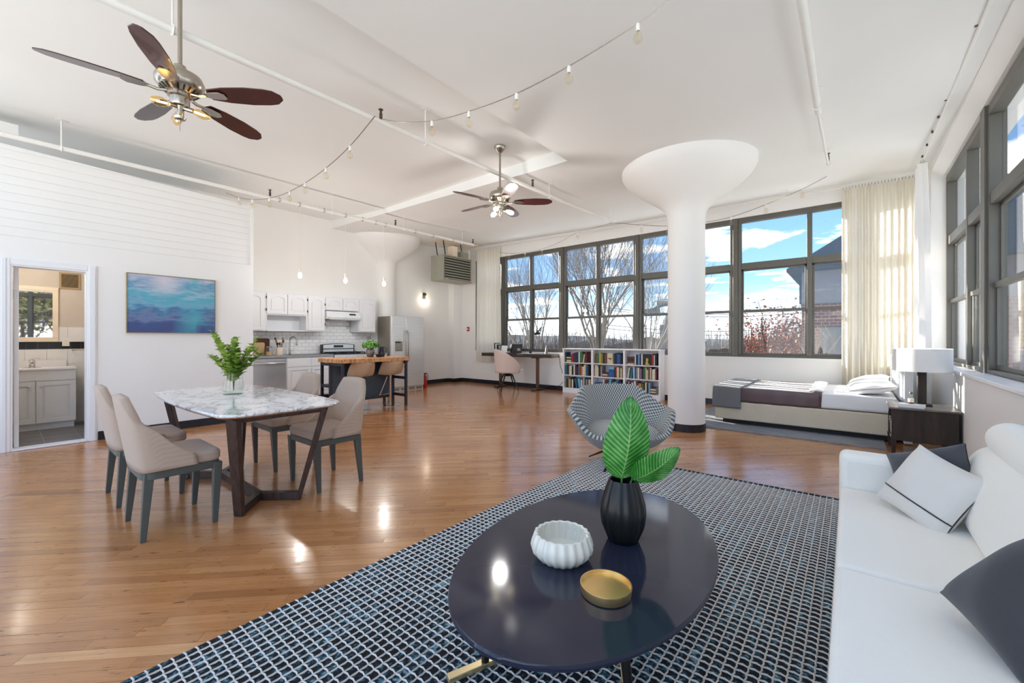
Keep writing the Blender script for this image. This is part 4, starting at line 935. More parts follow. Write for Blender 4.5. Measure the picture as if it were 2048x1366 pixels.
hb = bb_((.48, 6.56, .012), (.56, 8.12, 1.0), 'headboard', 'headboard', .01)
for i in range(16): B().cyl((.48+.5, 6.58+.1*i+.02-7.34, .50), (.48+.5, 6.58+.1*i+.02-7.34, .98), .03, n=10).ob('flute', 'headboard', hb, smooth=True)
def drape(name, x0, x1, zlow, off, m, sag=0, y0=6.605):
    """cloth over the mattress top and down the near side"""
    y1, zt = 8.07, .515+off
    def fn(u, v):
        x = x0+(x1-x0)*u; L1 = zt-zlow; Lt = L1+(y1-y0)
        d = v*Lt
        if d < L1: y = y0-off-.006-.012*sin(x*23)*(1-d/L1)*sag; z = zlow+d; 
        else: y = y0-off+(d-L1); z = zt+.004*sin(9*x+4*y)
        c = .03
        if abs(d-L1) < c: k = (d-L1)/c; z = zt-.009*(1-abs(k)); y += .002
        return (x+.5+.004*sin(14*z), y-7.34, z-.012)
    return B().grid(fn, 24, 60).ob(name, m, t, smooth=True, solid=.008)
drape('white_sheet', -.40, .42, .345, .006, 'sheet', .6); drape('plum_blanket', -1.28, -.28, .335, .012, 'satin_plum', .5); drape('grey_throw', -1.555, -1.19, .24, .024, 'throw_grey', .6, 6.585)
s = B(); s.grid(lambda u, v: (-.42+.16*u+.5, 6.59+1.47*v-7.34, .535+.012*sin(pi*u)), 8, 8); s.ob('folded_sheet', 'sheet', t, smooth=True, solid=.012)
def bpillow(loc, rz, lab, tilt=18):
    def fn(u, v, sg):
        x = (u-.5)*2; y = (v-.5)*2; ex = max(0, 1-abs(x)**2.8)*max(0, 1-abs(y)**2.8); return (x*.23*(1-.06*(1-y*y)*abs(x)**3), y*.34*(1-.06*(1-x*x)*abs(y)**3), sg*(.075*ex**.5+.003)+.006*sin(6*x+5*y)*ex)
    s = B(); s.grid(lambda u, v: fn(u, v, 1), 20, 22); s.grid(lambda u, v: fn(1-u, v, -1), 20, 22); o = s.ob('bed_pillow', 'sheet', smooth=True, label=lab, cat='pillow', group='pillows on the bed'); o.location = loc; o.rotation_euler = (0, R(-tilt), rz); return o
bpillow((.20, 6.98, .615), R(3), 'plump white bed pillow on the near side', 10); bpillow((.20, 7.68, .625), R(-4), 'white bed pillow on the window side', 14)
wood('nightstand_wood', (34, 26, 23), (62, 48, 41), (14, 14, 2), .62); wood('nightstand_top', (96, 88, 84), (126, 118, 112), (4, 20, 4), .3)
t = thing('nightstand', 'dark wood nightstand with a grey top beside the bed', 'nightstand', (.59, 6.17, 0))
def nb(a, c, n, m='nightstand_wood', bev=.004): return B().box((a[0]-.59, a[1]-6.17, a[2]), (c[0]-.59, c[1]-6.17, c[2])).ob(n, m, t, bev=bev)
nb((.325, 5.90, .485), (.845, 6.46, .505), 'top', 'nightstand_top')
nb((.34, 5.915, .16), (.83, 5.935, .485), 'back_panel'); nb((.81, 5.935, .16), (.83, 6.44, .485), 'side_panel'); nb((.34, 5.935, .16), (.81, 6.44, .18), 'bottom_panel'); nb((.34, 6.42, .18), (.81, 6.44, .485), 'side_panel')
nb((.345, 5.94, .20), (.36, 6.41, .33), 'drawer'); nb((.345, 5.935, .34), (.80, 6.42, .352), 'shelf')
for x in (.345, .80):
    for y in (5.925, 6.41): B().bar((x-.59+.01, y-6.17+.01, .16), (x-.59+.01, y-6.17+.01, 0), .045, .045, (0, 1, 0), .026, .026).ob('leg', 'nightstand_wood', t)
fabric('shade_white', (238, 238, 236), 300, .02, bump=.1)
t = thing('table_lamp', 'white drum shade table lamp with dark wood stem on the nightstand', 'lamp', (.60, 6.26, .505))
B().box((-.075, -.075, 0), (.075, .075, .02)).ob('base', 'nightstand_wood', t, bev=.003); B().box((-.035, -.035, .02), (.035, .035, .40)).ob('stem', 'nightstand_wood', t, bev=.004)
B().lathe([(.235, .37), (.235, .61), (.231, .61), (.231, .37)], 40).ob('shade', 'shade_white', t, smooth=True)
s = B(); s.cyl((0, 0, .40), (0, 0, .58), .006, n=8)
for k in range(3): s.cyl((0, 0, .58), (.232*cos(k*2.094), .232*sin(k*2.094), .59), .003, n=6)
s.ob('harp', 'nickel', t); B().lathe([(0, .42), (.02, .425), (.03, .47), (.02, .51), (0, .52)], 12).ob('bulb', 'bulb_glass', t, smooth=True)
l = bpy.data.lights.new('lamp_fill_light', 'POINT'); l.energy = 8; l.shadow_soft_size = .03; l.color = (1, .94, .86); lo = bpy.data.objects.new('lamp_fill_light', l); link(lo, t); lo.location = (0, 0, .47)  # light added inside the shade to brighten the corner and right wall
t = thing('book', 'white hardback book lying flat on the nightstand', 'book', (.505, 6.05, .505), R(-12)); B().box((-.10, -.07, 0), (.10, .07, .004)).ob('cover', 'trim_white', t); B().box((-.097, -.067, .004), (.097, .067, .026)).ob('pages', 'sheet', t); B().box((-.10, -.07, .026), (.10, .07, .03)).ob('cover', 'trim_white', t); B().box((-.10, -.0705, 0), (.10, -.0695, .03)).ob('spine', 'trim_white', t)
mat('amber', (120, 86, 60), .15)
t = thing('scent_bottle', 'small clear bottle with brown label standing on the white book', 'bottle', (.50, 6.07, .535)); B().lathe([(.022, 0), (.024, .004), (.024, .07), (.012, .09), (.011, .105)], 16).ob('glass_body', 'clear_glass', t, smooth=True); B().lathe([(.0, .003), (.021, .003), (.021, .04), (0, .042)], 14).ob('liquid', 'amber', t, smooth=True); B().lathe([(.0245, .02), (.0245, .055)], 16).ob('label_band', 'cream', t, smooth=True); B().lathe([(.012, .105), (.016, .112), (.012, .125), (0, .128)], 12).ob('stopper', 'amber', t, smooth=True)
# ================================================================ bookcase, books, desk
mat('shelf_white', (238, 236, 240), .45, var=.01)
BX0, BX1, BF, BK = -5.11, -2.875, 8.13, 8.385
t = thing('bookcase', 'low white bookcase with three bays below the windows', 'bookcase', ((BX0+BX1)/2, 8.26, 0))
cx = (BX0+BX1)/2
def kb(a, c, n): return B().box((a[0]-cx, a[1]-8.26, a[2]), (c[0]-cx, c[1]-8.26, c[2])).ob(n, 'shelf_white', t, bev=.002)
kb((BX0-.01, BF-.008, .985), (BX1+.01, BK, 1.008), 'top_board'); kb((BX0, BF, 0), (BX0+.035, BK, .985), 'side_panel'); kb((BX1-.035, BF, 0), (BX1, BK, .985), 'side_panel')
bayw = (BX1-BX0-.07-.09)/3; bays = []
for i in range(3):
    a = BX0+.035+i*(bayw+.045); bays.append(a)
    if i: kb((a-.045, BF, 0), (a, BK, .985), 'divider')
    kb((a, BF+.002, 0), (a+bayw, BF+.02, .115), 'kick_board')
    for z0 in (.115, .408, .692): kb((a, BF+.006, z0-.02), (a+bayw, BK-.01, z0), 'shelf')
    kb((a, BK-.01, .115), (a+bayw, BK, .985), 'back_panel')
CN = {'t': ('teal', (28, 110, 128)), 'd': ('dark teal', (22, 62, 72)), 'n': ('navy', (28, 40, 78)), 'b': ('blue', (38, 92, 160)), 's': ('sky blue', (120, 170, 206)), 'w': ('white', (226, 224, 216)), 'c': ('cream', (222, 204, 170)), 'y': ('yellow', (204, 178, 70)), 'k': ('black', (28, 26, 28)), 'r': ('red', (164, 40, 38)), 'm': ('maroon', (96, 32, 42)), 'g': ('green', (60, 110, 74)), 'o': ('orange', (206, 112, 44)), 'e': ('grey', (140, 142, 140)), 'h': ('brown', (104, 70, 50)), 'l': ('olive', (134, 130, 70)), 'p': ('purple', (88, 66, 110))}
for k_, (nm, c_) in CN.items(): mat('book_'+k_, c_, .5, var=.12, ns=14)
mat('paper', (232, 226, 210), .8)
def book(name, lab, w, d, h, col, loc, lean=0, flat=False, grp='books in the white bookcase'):
    me = bpy.data.meshes.new('book'); b = B(); e = .003
    b.box((0, 0, 0), (e, d, h)); b.box((w-e, 0, 0), (w, d, h)); b.box((e, 0, 0), (w-e, e, h)); nc = len(b.f); b.box((e, e, .003), (w-e, d-.003, h-.003))
    b.box((0-.0004, -.0006, h*.82), (w+.0004, 0, h*.85)); 
    o = b.ob(name, 'book_'+col, label=lab, cat='book', group=grp); o.data.materials.append(MATS['paper'])
    for i in range(nc, nc+6): o.data.polygons[i].material_index = 1
    o.location = loc
    if flat: o.rotation_euler = (0, R(90), 0); 
    elif lean: o.rotation_euler = (0, R(lean), 0)
    return o
ORD = ['first', 'second', 'third', 'fourth', 'fifth', 'sixth', 'seventh', 'eighth', 'ninth', 'tenth', 'eleventh', 'twelfth', 'thirteenth', 'fourteenth', 'fifteenth', 'sixteenth', 'seventeenth', 'eighteenth', 'nineteenth', 'twentieth']
# each cell: tokens  <colour><width cm>[height class]  |  [stack: colours]  |  F face-out colour  |  gap _
CELLS = {(0, 2): 'd3 [yckck]14 r4 m4 n6 d4 w3 g7 c3/ m5', (0, 1): 't5 d4 m2 c4 w3 k5 w3 m4 n5 e2 h4 o4 w3 c5 b2 t3 k4', (0, 0): '_5 k5 l4 c3 m2 k3 w4 k4 t5\\ s7\\ w4 m3 w3 d4 e5 n4 c4',
         (1, 2): '_3 h4 g6 y4 l5 k4 h7 Fc13 g3 k4 n3 b6 n4', (1, 1): '_2 c4 c3 w2 k5 e4 [hcm]15 _1 Fb13 k3 r3 c5 g3 c3', (1, 0): '_1 [tbwstb]17 _4 w3/ m5/ t3 s6 n3 e4 l4 s3 b4 n6 k4',
         (2, 2): '_3 [chmkkm]16 w3 n5 s3 n4 w3 Fk18 m2 r3 w3 k4', (2, 1): '_3 w3/ t5/ w3 b4 e5 w4 r3 s2 k6 g5 c3 c4 h4 c4 n2 w5 c3 m4', (2, 0): '_2 k3 w2 h3 m4 w4 k2 w5 h2 m4 o4 y3 r3 g4 k3 c4 k5 s4 [hcgwm]15'}
BAYN = ['left', 'middle', 'right']; SHN = ['bottom', 'middle', 'top']; SHZ = [.116, .409, .693]
rs = random.Random(5)
for (bi, si), txt in CELLS.items():
    x = bays[bi]+.008; z = SHZ[si]; idx = 0; end = bays[bi]+bayw-.006
    toks = txt.split(); tot = 3.6*sum(q[-1] in '/\\' for q in toks)+sum(float(''.join(ch for ch in q if ch.isdigit() or ch == '.')) for q in toks); sc_ = min(1.0, (bayw-.06)/(tot/100)) if tot/100 > bayw-.06 else 1.0
    for q in toks:
        wn_ = float(''.join(ch for ch in q if ch.isdigit()))/100*sc_
        if q[0] == '_': x += wn_; continue
        place = '%s shelf of %s bay' % (SHN[si], BAYN[bi])
        if q[0] == '[':
            cols = q[1:q.index(']')]; zz = z
            for j, cc in enumerate(cols):
                th = rs.uniform(.022, .034)
                o = book('book', '%s book lying %s from bottom of the stack, %s' % (CN[cc][0], ORD[j], place), th, .17, wn_-.012-.01*rs.random(), cc, (x+.002, BF+.035+.01*rs.random(), zz+th), flat=True); zz += th+.0006
            x += wn_+.004; continue
        if q[0] == 'F':
            cc = q[1]; h = .225; o = B().box((0, 0, 0), (wn_, .02, h)).ob('book', 'book_'+cc, label='%s book standing face out, %s' % (CN[cc][0], place), cat='book', group='books in the white bookcase'); o.location = (x, BF+.03, z)
            if cc == 'c': B().prism([(.35*wn_, .13), (.5*wn_, .11), (.62*wn_, .125), (.85*wn_, .10), (.66*wn_, .095), (.52*wn_, .085), (.45*wn_, .10), (.15*wn_, .105)], -.001, 0, 'y').ob('cover_figure', 'black_plastic', o)
            elif cc == 'b': B().box((.0, -.0008, .17), (wn_, 0, .225)).ob('cover_band', 'book_s', o); B().lathe([(0, 0), (.03, 0)], 12).ob('cover_mark', 'book_t', o).location = (wn_/2, -.001, .14)
            else: B().prism([(.42*wn_, .15), (.7*wn_, .13), (.62*wn_, .05), (.85*wn_, .01), (.3*wn_, .01), (.4*wn_, .07)], -.001, 0, 'y').ob('cover_figure', 'book_y', o)
            x += wn_+.004; continue
        idx += 1; h = rs.uniform(.19, .245); ln = 0
        if q.endswith('/'): ln = 9
        if q.endswith('\\'): ln = -9
        if ln: h *= .94
        dx = abs(sin(R(ln)))*h
        book('book', '%s book, %s upright from the left, %s' % (CN[q[0]][0], ORD[idx-1], place), wn_-.0015, .165+.02*rs.random(), h, q[0], (x+(0 if ln >= 0 else dx), BF+.025+.018*rs.random(), z+(abs(sin(R(ln)))*wn_ if ln > 0 else .0)), ln)
        x += wn_+(dx if ln else 0)
# desk
wood('desk_wood', (52, 40, 34), (78, 62, 54), (3, 30, 30), .4); mat('bronze', (116, 84, 64), .4, .5); mat('paper_white', (238, 238, 238), .6)
t = thing('writing_desk', 'dark wood writing desk on bronze posts under the windows', 'desk', (-6.36, 8.13, 0))
def kd(a, c, n, m='desk_wood', bev=.003): return B().box((a[0]+6.36, a[1]-8.13, a[2]), (c[0]+6.36, c[1]-8.13, c[2])).ob(n, m, t, bev=bev)
kd((-7.42, 7.88, .785), (-5.26, 8.23, .865), 'desktop'); kd((-6.25, 7.872, .80), (-5.95, 7.88, .845), 'drawer_front')
B().box((-6.24+6.36, 7.865-8.13, .832), (-6.05+6.36, 7.872-8.13, .842)).ob('drawer_pull', 'steel', t)
for X in (-6.92, -5.76): kd((X-.035, 8.03, .04), (X+.035, 8.08, .785), 'post', 'bronze'); kd((X-.07, 7.88, 0), (X+.07, 8.23, .04), 'floor_foot', 'desk_wood'); kd((X-.09, 7.92, .765), (X+.09, 8.20, .785), 'top_plate', 'desk_wood')
o = B().tube([(-5.245, 8.20, .82), (-5.235, 8.22, .6), (-5.165, 8.26, .36), (-5.16, 8.27, .26), (-5.28, 8.30, .14), (-5.50, 8.34, .05), (-5.66, 8.36, .008)], .006, 6).ob('power_cord', 'black_plastic', smooth=True, label='black power cord hanging from the right end of the desk', cat='cord')
t = thing('laptop', 'open black laptop on the writing desk', 'laptop', (-6.52, 8.06, .865), R(4)); B().box((-.17, -.12, 0), (.17, .12, .012)).ob('keyboard_base', 'black_plastic', t, bev=.003)
s = B(); s.at((0, .115, .012), (R(-18), 0, 0)); s.box((-.17, 0, 0), (.17, .008, .225)); o = s.ob('screen_lid', 'black_plastic', t, bev=.002); s = B(); s.at((0, .115, .012), (R(-18), 0, 0)); s.box((-.16, -.001, .012), (.16, 0, .215)); s.ob('screen', 'navy_gloss', o)
s = B(); s.at((.09, .13, .0), (0, 0, 0)); s.box((-.05, .0, 0), (.05, .006, .12)); s.ob('kickstand', 'steel', t)
t = thing('desk_lamp', 'grey desk lamp with cone foot and dark domed shade', 'lamp', (-5.56, 8.13, .865))
B().lathe([(0, 0), (.085, 0), (.085, .01), (.04, .014), (.034, .03), (.012, .17), (.006, .19), (0, .19)], 20).ob('cone_foot', 'pewter', t, smooth=True); B().tube([(0, 0, .18), (0, 0, .47), (-.04, 0, .55), (-.16, 0, .545)], .006, 6).ob('arm', 'pewter', t, smooth=True)
s = B(); s.at((-.26, 0, .46), (0, R(-10), 0)); s.lathe([(.085, 0), (.075, .03), (.04, .055), (.012, .065), (.01, .10), (0, .10)], 20); s.ob('shade', 'black_metal', t, smooth=True); B().cyl((-.23, 0, .53), (-.16, 0, .63), .018, .012, 10).ob('shade_neck', 'black_metal', t, smooth=True)
bottle('pen_cup', 'small black pen cup on the desk beside the lamp', 'cup', (-6.02, 8.12, .865), [(.03, 0), (.034, .0), (.034, .085), (.030, .085), (.03, .01), (0, .01)], 'black_plastic')
for i, (cc, lab) in enumerate((('k', 'black binder at the left end of the desk books'), ('w', 'white binder between the black binders on the desk'), ('k', 'black binder standing beside the white magazine'), ('e', 'grey folder nearest the laptop on the desk'))): book('binder', lab, .035, .2, .25-.02*i, cc, (-7.10+.052*i, 8.01, .867), -4 if i else 0, grp='binders on the desk')
s = B(); s.at((-6.80, 8.04, .866), (R(-14), 0, R(8))); s.box((-.085, 0, 0), (.085, .008, .19)); s.ob('magazine', 'paper_white', label='white magazine leaning by the binders on the desk', cat='magazine')
for i, (x_, y_, r_) in enumerate(((-6.15, 7.99, 5), (-5.90, 8.02, -8))):
    o = B().box((-.12, -.085, 0), (.12, .085, .002)).ob('paper_sheet', 'paper_white', label=('white paper sheet beside the laptop', 'white paper sheet nearest the desk lamp')[i], cat='paper', group='papers on the desk'); o.location = (x_, y_, .8655+.0022*i); o.rotation_euler = (0, 0, R(r_))
# desk chair
t = thing('desk_chair', 'blush checked tub chair on black spider legs at the desk', 'chair', (-6.22, 7.50, 0), R(-38))
def dch(u, v):
    w = (u-.5)*2; a = w*pi*.80; r = .275; x = r*sin(a); y = -r*cos(a); top = .985-.42*abs(w)**2.2; z = .44+(top-.44)*v; k = 1+.10*v; return (x*k*.98, y*k, z)
B().pgrid(dch, 40, 12, 1.5, .5).ob('backrest', 'pink_check', t, smooth=True, solid=.05)
B().grid(lambda u, v: (.265*v*sin(2*pi*u), -.27*v*cos(2*pi*u)+(.10*v if cos(2*pi*u) < 0 else 0)*abs(cos(2*pi*u)), .50+.045*(1-v**4)), 36, 8, True).ob('seat_cushion', 'sheet', t, smooth=True); B().grid(lambda u, v: (.27*v*sin(2*pi*u), -.27*v*cos(2*pi*u), .43+.07*v), 32, 4, True).ob('seat_underside', 'cream', t, smooth=True)
B().cyl((0, 0, .35), (0, 0, .44), .05, .09, 12).ob('hub', 'black_metal', t)
for k in range(4): a = pi/4+k*pi/2; B().bar((.04*cos(a), .04*sin(a), .40), (.13*cos(a), .13*sin(a), .39), .03, .03).ob('leg', 'black_metal', t) if False else B().tube([(.03*cos(a), .03*sin(a), .40), (.12*cos(a), .12*sin(a), .39), (.30*cos(a), .30*sin(a), .012)], .016, 8, rs=[.018, .018, .010]).ob('leg', 'black_metal', t, smooth=True)
# ================================================================ pipes, fans, lamps, curtains
def dep(px, py, t): # helper used for laying out hanging cords: point at depth t
    u = (px-1024)/832; return (t*(cos(YAW)*u-sin(YAW)), t*(sin(YAW)*u+cos(YAW)), 1.22+t*(678-py)/832)
mat('brass_dark', (96, 88, 74), .4, .8); emis('filament', (255, 214, 150), 14.0); emis('bulb_glow', (255, 236, 205), 5.0)
def pipe(lab, pts, r, hangers, heads, grp='white sprinkler pipes'):
    t = thing('sprinkler_pipe', lab, 'pipe', pts[0], 0, grp); o0 = V(pts[0])
    L = lambda p: tuple(V(p)-o0)
    B().tube([L(p) for p in pts], r, 12).ob('pipe_run', 'pipe_white', t, smooth=True)
    def on(y):
        for a, c in zip(pts, pts[1:]):
            if a[1] <= y <= c[1]: k = (y-a[1])/(c[1]-a[1]); return V(a).lerp(V(c), k)
        return V(pts[-1])
    for y, zc in hangers:
        p = on(y); s = B(); s.cyl(L(p), L((p.x, p.y, zc)), .007, n=6); s.lathe([(.05, -.004), (.05, 0)], 14, L((p.x, p.y, zc-.002))); s.tube([L((p.x+(r+.006)*cos(a), p.y, p.z+(r+.006)*sin(a))) for a in [i*pi/6 for i in range(12)]], .006, 5, True); s.ob('hanger', 'pipe_white', t, smooth=True)
    for y in heads:
        p = on(y); s = B(); s.cyl(L((p.x, p.y, p.z+r)), L((p.x, p.y, p.z+r+.06)), .016, n=8); s.cyl(L((p.x, p.y, p.z+r+.06)), L((p.x, p.y, p.z+r+.095)), .012, n=8); s.lathe([(.024, 0), (.024, .004)], 10, L((p.x, p.y, p.z+r+.095))); s.ob('sprinkler_head', 'brass_dark', t)
    k = int((pts[-1][1]-pts[0][1])/1.6)
    return t
pipe('white sprinkler pipe running above the partition and kitchen', [(-6.97, -1.0, 3.385), (-6.93, 2.5, 3.39), (-6.88, 4.2, 3.40), (-6.80, 6.95, 3.41)], .027, [(.44, zC(-6.9)), (3.6, zC(-6.9)), (5.05, zL(-6.88, 5.05)), (6.6, zL(-6.8, 6.6))], [2.62, 4.85, 6.93])
pipe('white sprinkler pipe crossing the ceiling between the two fans', [(-3.66, -.6, 3.35), (-3.58, 2.3, 3.35), (-3.48, 5.6, 3.36), (-3.36, 7.15, 3.37)], .026, [(.75, 3.7), (2.9, 3.7), (5.18, zL(-3.5, 5.2)), (7.0, zL(-3.4, 7))], [2.36, 4.78])
pipe('white sprinkler pipe over the bed side of the room', [(-.245, -.2, 3.36), (-.235, 4.9, 3.37)], .028, [(1.2, 3.52), (4.75, 3.52)], [])
pipe('thin white branch pipe ending above the bed', [(-.235, 4.9, 3.372), (-.21, 6.55, 3.40)], .014, [(6.5, zL(-.2, 6.5))], [6.45])
# clips on the kitchen pipe
for i, y in enumerate((2.75, 3.05, 3.45, 3.83, 4.15, 4.42, 4.62, 5.3, 5.75, 6.3)):
    a = [(-6.92+(y-2.5)*.03+.034*cos(q), y, 3.393+.034*sin(q)) for q in [k*pi/6 for k in range(12)]]; o = B().tube(a, .006, 5, True).ob('cord_clip', 'steel', label='%s wire clip from the left on the kitchen sprinkler pipe' % ORD[i], cat='clip', group='clips on the kitchen pipe')
# string lights
def bulbgeo(t, p, tilt=(0, 0), lit=False):
    o = V(t.location); x, y, z = V(p)-o
    s = B(); s.lathe([(.010, 0), (.014, -.01), (.014, -.045), (.012, -.05)], 8, (x, y, z)); sk = s.ob('socket', 'pipe_white', t, smooth=True)
    s = B(); s.lathe([(.012, -.05), (.018, -.062), (.030, -.085), (.032, -.10), (.026, -.122), (.012, -.134), (0, -.136)], 12, (x, y, z)); s.ob('bulb', 'bulb_glass', t, smooth=True)
    s = B(); s.cyl((x, y, z-.06), (x, y, z-.105), .0022, n=5); s.ob('bulb_filament', 'gold', t)
def strlights(lab, pts, bulbs):
    P = [V(dep(*q)) for q in pts]; t = thing('string_lights', lab, 'string lights', P[0], 0, 'bare-bulb string lights'); Q = []
    n = len(P)
    for i in range(n-1): # catmull-rom
        p0, p1, p2, p3 = P[max(0, i-1)], P[i], P[i+1], P[min(n-1, i+2)]
        for k in range(8):
            u = k/8; Q.append(.5*((2*p1)+(p2-p0)*u+(2*p0-5*p1+4*p2-p3)*u*u+(3*p1-p0-3*p2+p3)*u**3))
    Q.append(P[-1]); B().tube([q-P[0] for q in Q], .0045, 5).ob('cord', 'nickel', t, smooth=True)
    for px in bulbs: # nearest point of the cord to that bearing
        best = min(Q, key=lambda q: abs((1024+832*(cos(YAW)*q.x+sin(YAW)*q.y)/(-sin(YAW)*q.x+cos(YAW)*q.y))-px)); bulbgeo(t, best)
strlights('string of bare bulbs swagged across the ceiling to the upper right', [(764, 238, 4.0), (800, 244, 3.88), (864, 242, 3.75), (938, 223, 3.55), (1033, 187, 3.3), (1138, 132, 3.05), (1276, 47, 2.8), (1345, -8, 2.7), (1420, -70, 2.6)], (864, 938, 1033, 1138, 1276))
strlights('string of bare bulbs swagged down to the partition corner', [(750, 232, 3.95), (700, 292, 4.4), (652, 336, 4.8), (610, 366, 5.2), (570, 387, 5.6), (535, 397, 5.85), (505, 399, 6.05), (478, 395, 6.2), (452, 386, 6.3)], (699, 652, 611, 579, 538, 506, 477))
strlights('string of bare bulbs along the left far windows', [(1224, 446, 7.67), (1190, 455, 8.5), (1155, 465, 9.0), (1120, 484, 9.3), (1084, 498, 9.7), (1050, 505, 10.0), (1018, 507, 10.3), (998, 504, 10.5)], (1157, 1085, 1051, 1019))
strlights('string of bare bulbs along the right far windows', [(1225, 446, 7.67), (1245, 447, 7.55), (1283, 450, 7.5), (1336, 452, 7.3), (1400, 446, 7.0), (1462, 434, 6.8), (1532, 409, 6.5), (1605, 378, 6.2), (1653, 353, 5.6)], (1283, 1337, 1463, 1533, 1606))
# pendants
def pendant(y, zb, lab):
    x = -6.90; t = thing('pendant_lamp', lab, 'lamp', (x, y, zb), 0, 'kitchen pendant bulbs')
    B().cyl((0, 0, .16), (0, 0, 3.395-zb), .003, n=6).ob('cord', 'cream', t); B().lathe([(.014, .17), (.018, .16), (.018, .10), (.014, .095)], 10).ob('socket', 'cream', t, smooth=True)
    B().lathe([(.0, 0), (.02, .005), (.034, .035), (.03, .065), (.016, .095)], 14).ob('bulb', 'bulb_glow', t, smooth=True)
    l = bpy.data.lights.new('bulb_light', 'POINT'); l.energy = 10; l.shadow_soft_size = .05; l.color = (1, .97, .93); lo = bpy.data.objects.new('bulb_light', l); link(lo, t); lo.location = (0, 0, -.06)
pendant(3.058, 2.20, 'lit pendant bulb nearest the partition corner'); pendant(3.839, 2.20, 'lit pendant bulb in the middle of the kitchen row'); pendant(4.62, 2.225, 'lit pendant bulb nearest the refrigerator')
# ceiling fans
def blade_mat(n, a, b_): wood(n, a, b_, (3, 3, 3), .3, .4)
blade_mat('mahogany', (48, 20, 22), (74, 32, 32)); glass('amber_glass', (.98, .82, .52), gain=1.2)
def fan(loc, zc, ang, lab, lit):
    t = thing('ceiling_fan', lab, 'ceiling fan', loc, 0, 'five-blade ceiling fans'); H = zc-loc[2]
    B().lathe([(.0, H), (.075, H), (.075, H-.02), (.06, H-.045), (.03, H-.075), (.018, H-.085)], 28).ob('canopy', 'nickel', t, smooth=True)
    B().cyl((0, 0, .17), (0, 0, H-.07), .0135, n=14).ob('downrod', 'nickel', t, smooth=True)
    B().lathe([(.02, .22), (.035, .21), (.04, .175), (.075, .165), (.125, .14), (.14, .105), (.138, .075), (.12, .05)], 36).ob('motor_housing', 'nickel', t, smooth=True)
    v = B().lathe([(.12, .05), (.085, .022), (.07, .015)], 36).ob('vent_ring', 'nickel', t, smooth=True)
    for k in range(20):
        a = 2*pi*k/20; B().bar((.113*cos(a), .113*sin(a), .042), (.084*cos(a), .084*sin(a), .019), .009, .004).ob('vent_slot', 'black_plastic', v)
    B().lathe([(.07, .015), (.07, -.005), (.055, -.012), (.055, -.05), (.05, -.065), (.03, -.07), (.022, -.10), (.022, -.135), (.035, -.14), (.03, -.155), (.008, -.16), (.006, -.175), (0, -.175)], 28).ob('light_hub', 'nickel', t, smooth=True)
    B().cyl((0, 0, -.175), (0, 0, -.235), .0015, n=5).ob('pull_chain', 'nickel', t)
    for k in range(5):
        a = ang+2*pi*k/5; s = B(); s.at((0, 0, .015), (0, 0, a))
        s.tube([(.06, 0, .01), (.12, 0, -.005), (.17, 0, .002)], .012, 8, rs=[.014, .011, .010]); s.prism([(.16, -.012), (.20, -.035), (.27, -.042), (.30, -.02), (.30, .02), (.27, .042), (.20, .035), (.16, .012)], -.002, .004); br = s.ob('blade_bracket', 'nickel', t, smooth=True)
        from mathutils import Euler
        s = B(); s.xf = M4.Translation((0, 0, .022)) @ Euler((0, 0, a)).to_matrix().to_4x4() @ Euler((R(-13), 0, 0)).to_matrix().to_4x4()
        out = [(.19, -.045), (.30, -.066), (.45, -.076), (.57, -.070), (.625, -.058), (.668, -.022), (.672, .0), (.668, .022), (.625, .058), (.57, .070), (.45, .076), (.30, .066), (.19, .045), (.175, 0)]
        s.prism(out, 0, .007); s.ob('blade', 'mahogany', t, bev=.002)
    for k in range(3):
        a = ang+.6+2*pi*k/3; s = B(); s.at((0, 0, -.075), (0, 0, a)); s.cyl((.02, 0, 0), (.075, 0, -.012), .014, .017, 10); s.ob('lamp_arm', 'nickel', t, smooth=True)
        s = B(); s.xf = M4.Translation((.07*cos(a), .07*sin(a), -.086)) @ Euler((0, R(105), a)).to_matrix().to_4x4(); s.lathe([(.013, 0), (.016, .012), (.028, .045), (.031, .075), (.022, .105), (0, .118)], 14); s.ob('bulb', 'amber_glass' if not lit else 'bulb_glow', t, smooth=True)
        s = B(); s.at((0, 0, -.075), (0, 0, a)); s.cyl((.085, 0, -.016), (.15, 0, -.034), .006, n=6); s.ob('bulb_filament', 'filament' if True else 'gold', t)
    l = bpy.data.lights.new('fan_light', 'POINT'); l.energy = 12 if lit else 0; l.shadow_soft_size = .08; l.color = (1, .97, .93); lo = bpy.data.objects.new('fan_light', l); link(lo, t); lo.location = (0, 0, -.34)
    return t
FT = 2.85; h1 = dep(360, 188, FT)
fan((h1[0], h1[1], h1[2]-.02), zC(h1[0]), R(-100), 'near ceiling fan with mahogany blades over the dining side', False)
h2 = dep(1000, 408, 5.36)
fan((h2[0], h2[1], h2[2]), zC(h2[0]), R(-106), 'far ceiling fan with glowing bulbs in front of the windows', True)
# heater hung from the ceiling
mat('heater_grey', (158, 158, 142), .45, var=.04); mat('heater_dark', (46, 46, 40), .6)
t = thing('unit_heater', 'grey louvred unit heater hung from the ceiling corner', 'heater', (-8.14, 7.5, 2.71))
B().box((-.24, -.5, 0), (.235, .5, .64)).ob('casing', 'heater_grey', t, bev=.006); B().box((.235, -.46, .03), (.238, .46, .61)).ob('louvre_backing', 'heater_dark', t)
for i in range(9): B().bar((.248, -.46, .055+.066*i), (.248, .46, .055+.066*i), .034, .006, (.75, 0, .5)).ob('louvre', 'heater_grey', t)
for zz in (.0, .61): B().box((.235, -.5, zz), (.25, .5, zz+.03)).ob('front_rim', 'heater_grey', t)
B().box((-.02, -.12, .64), (.16, .06, .92)).ob('flue_box', 'cream', t); B().box((-.20, .18, .64), (.16, .46, .82)).ob('gas_valve_box', 'heater_grey', t)
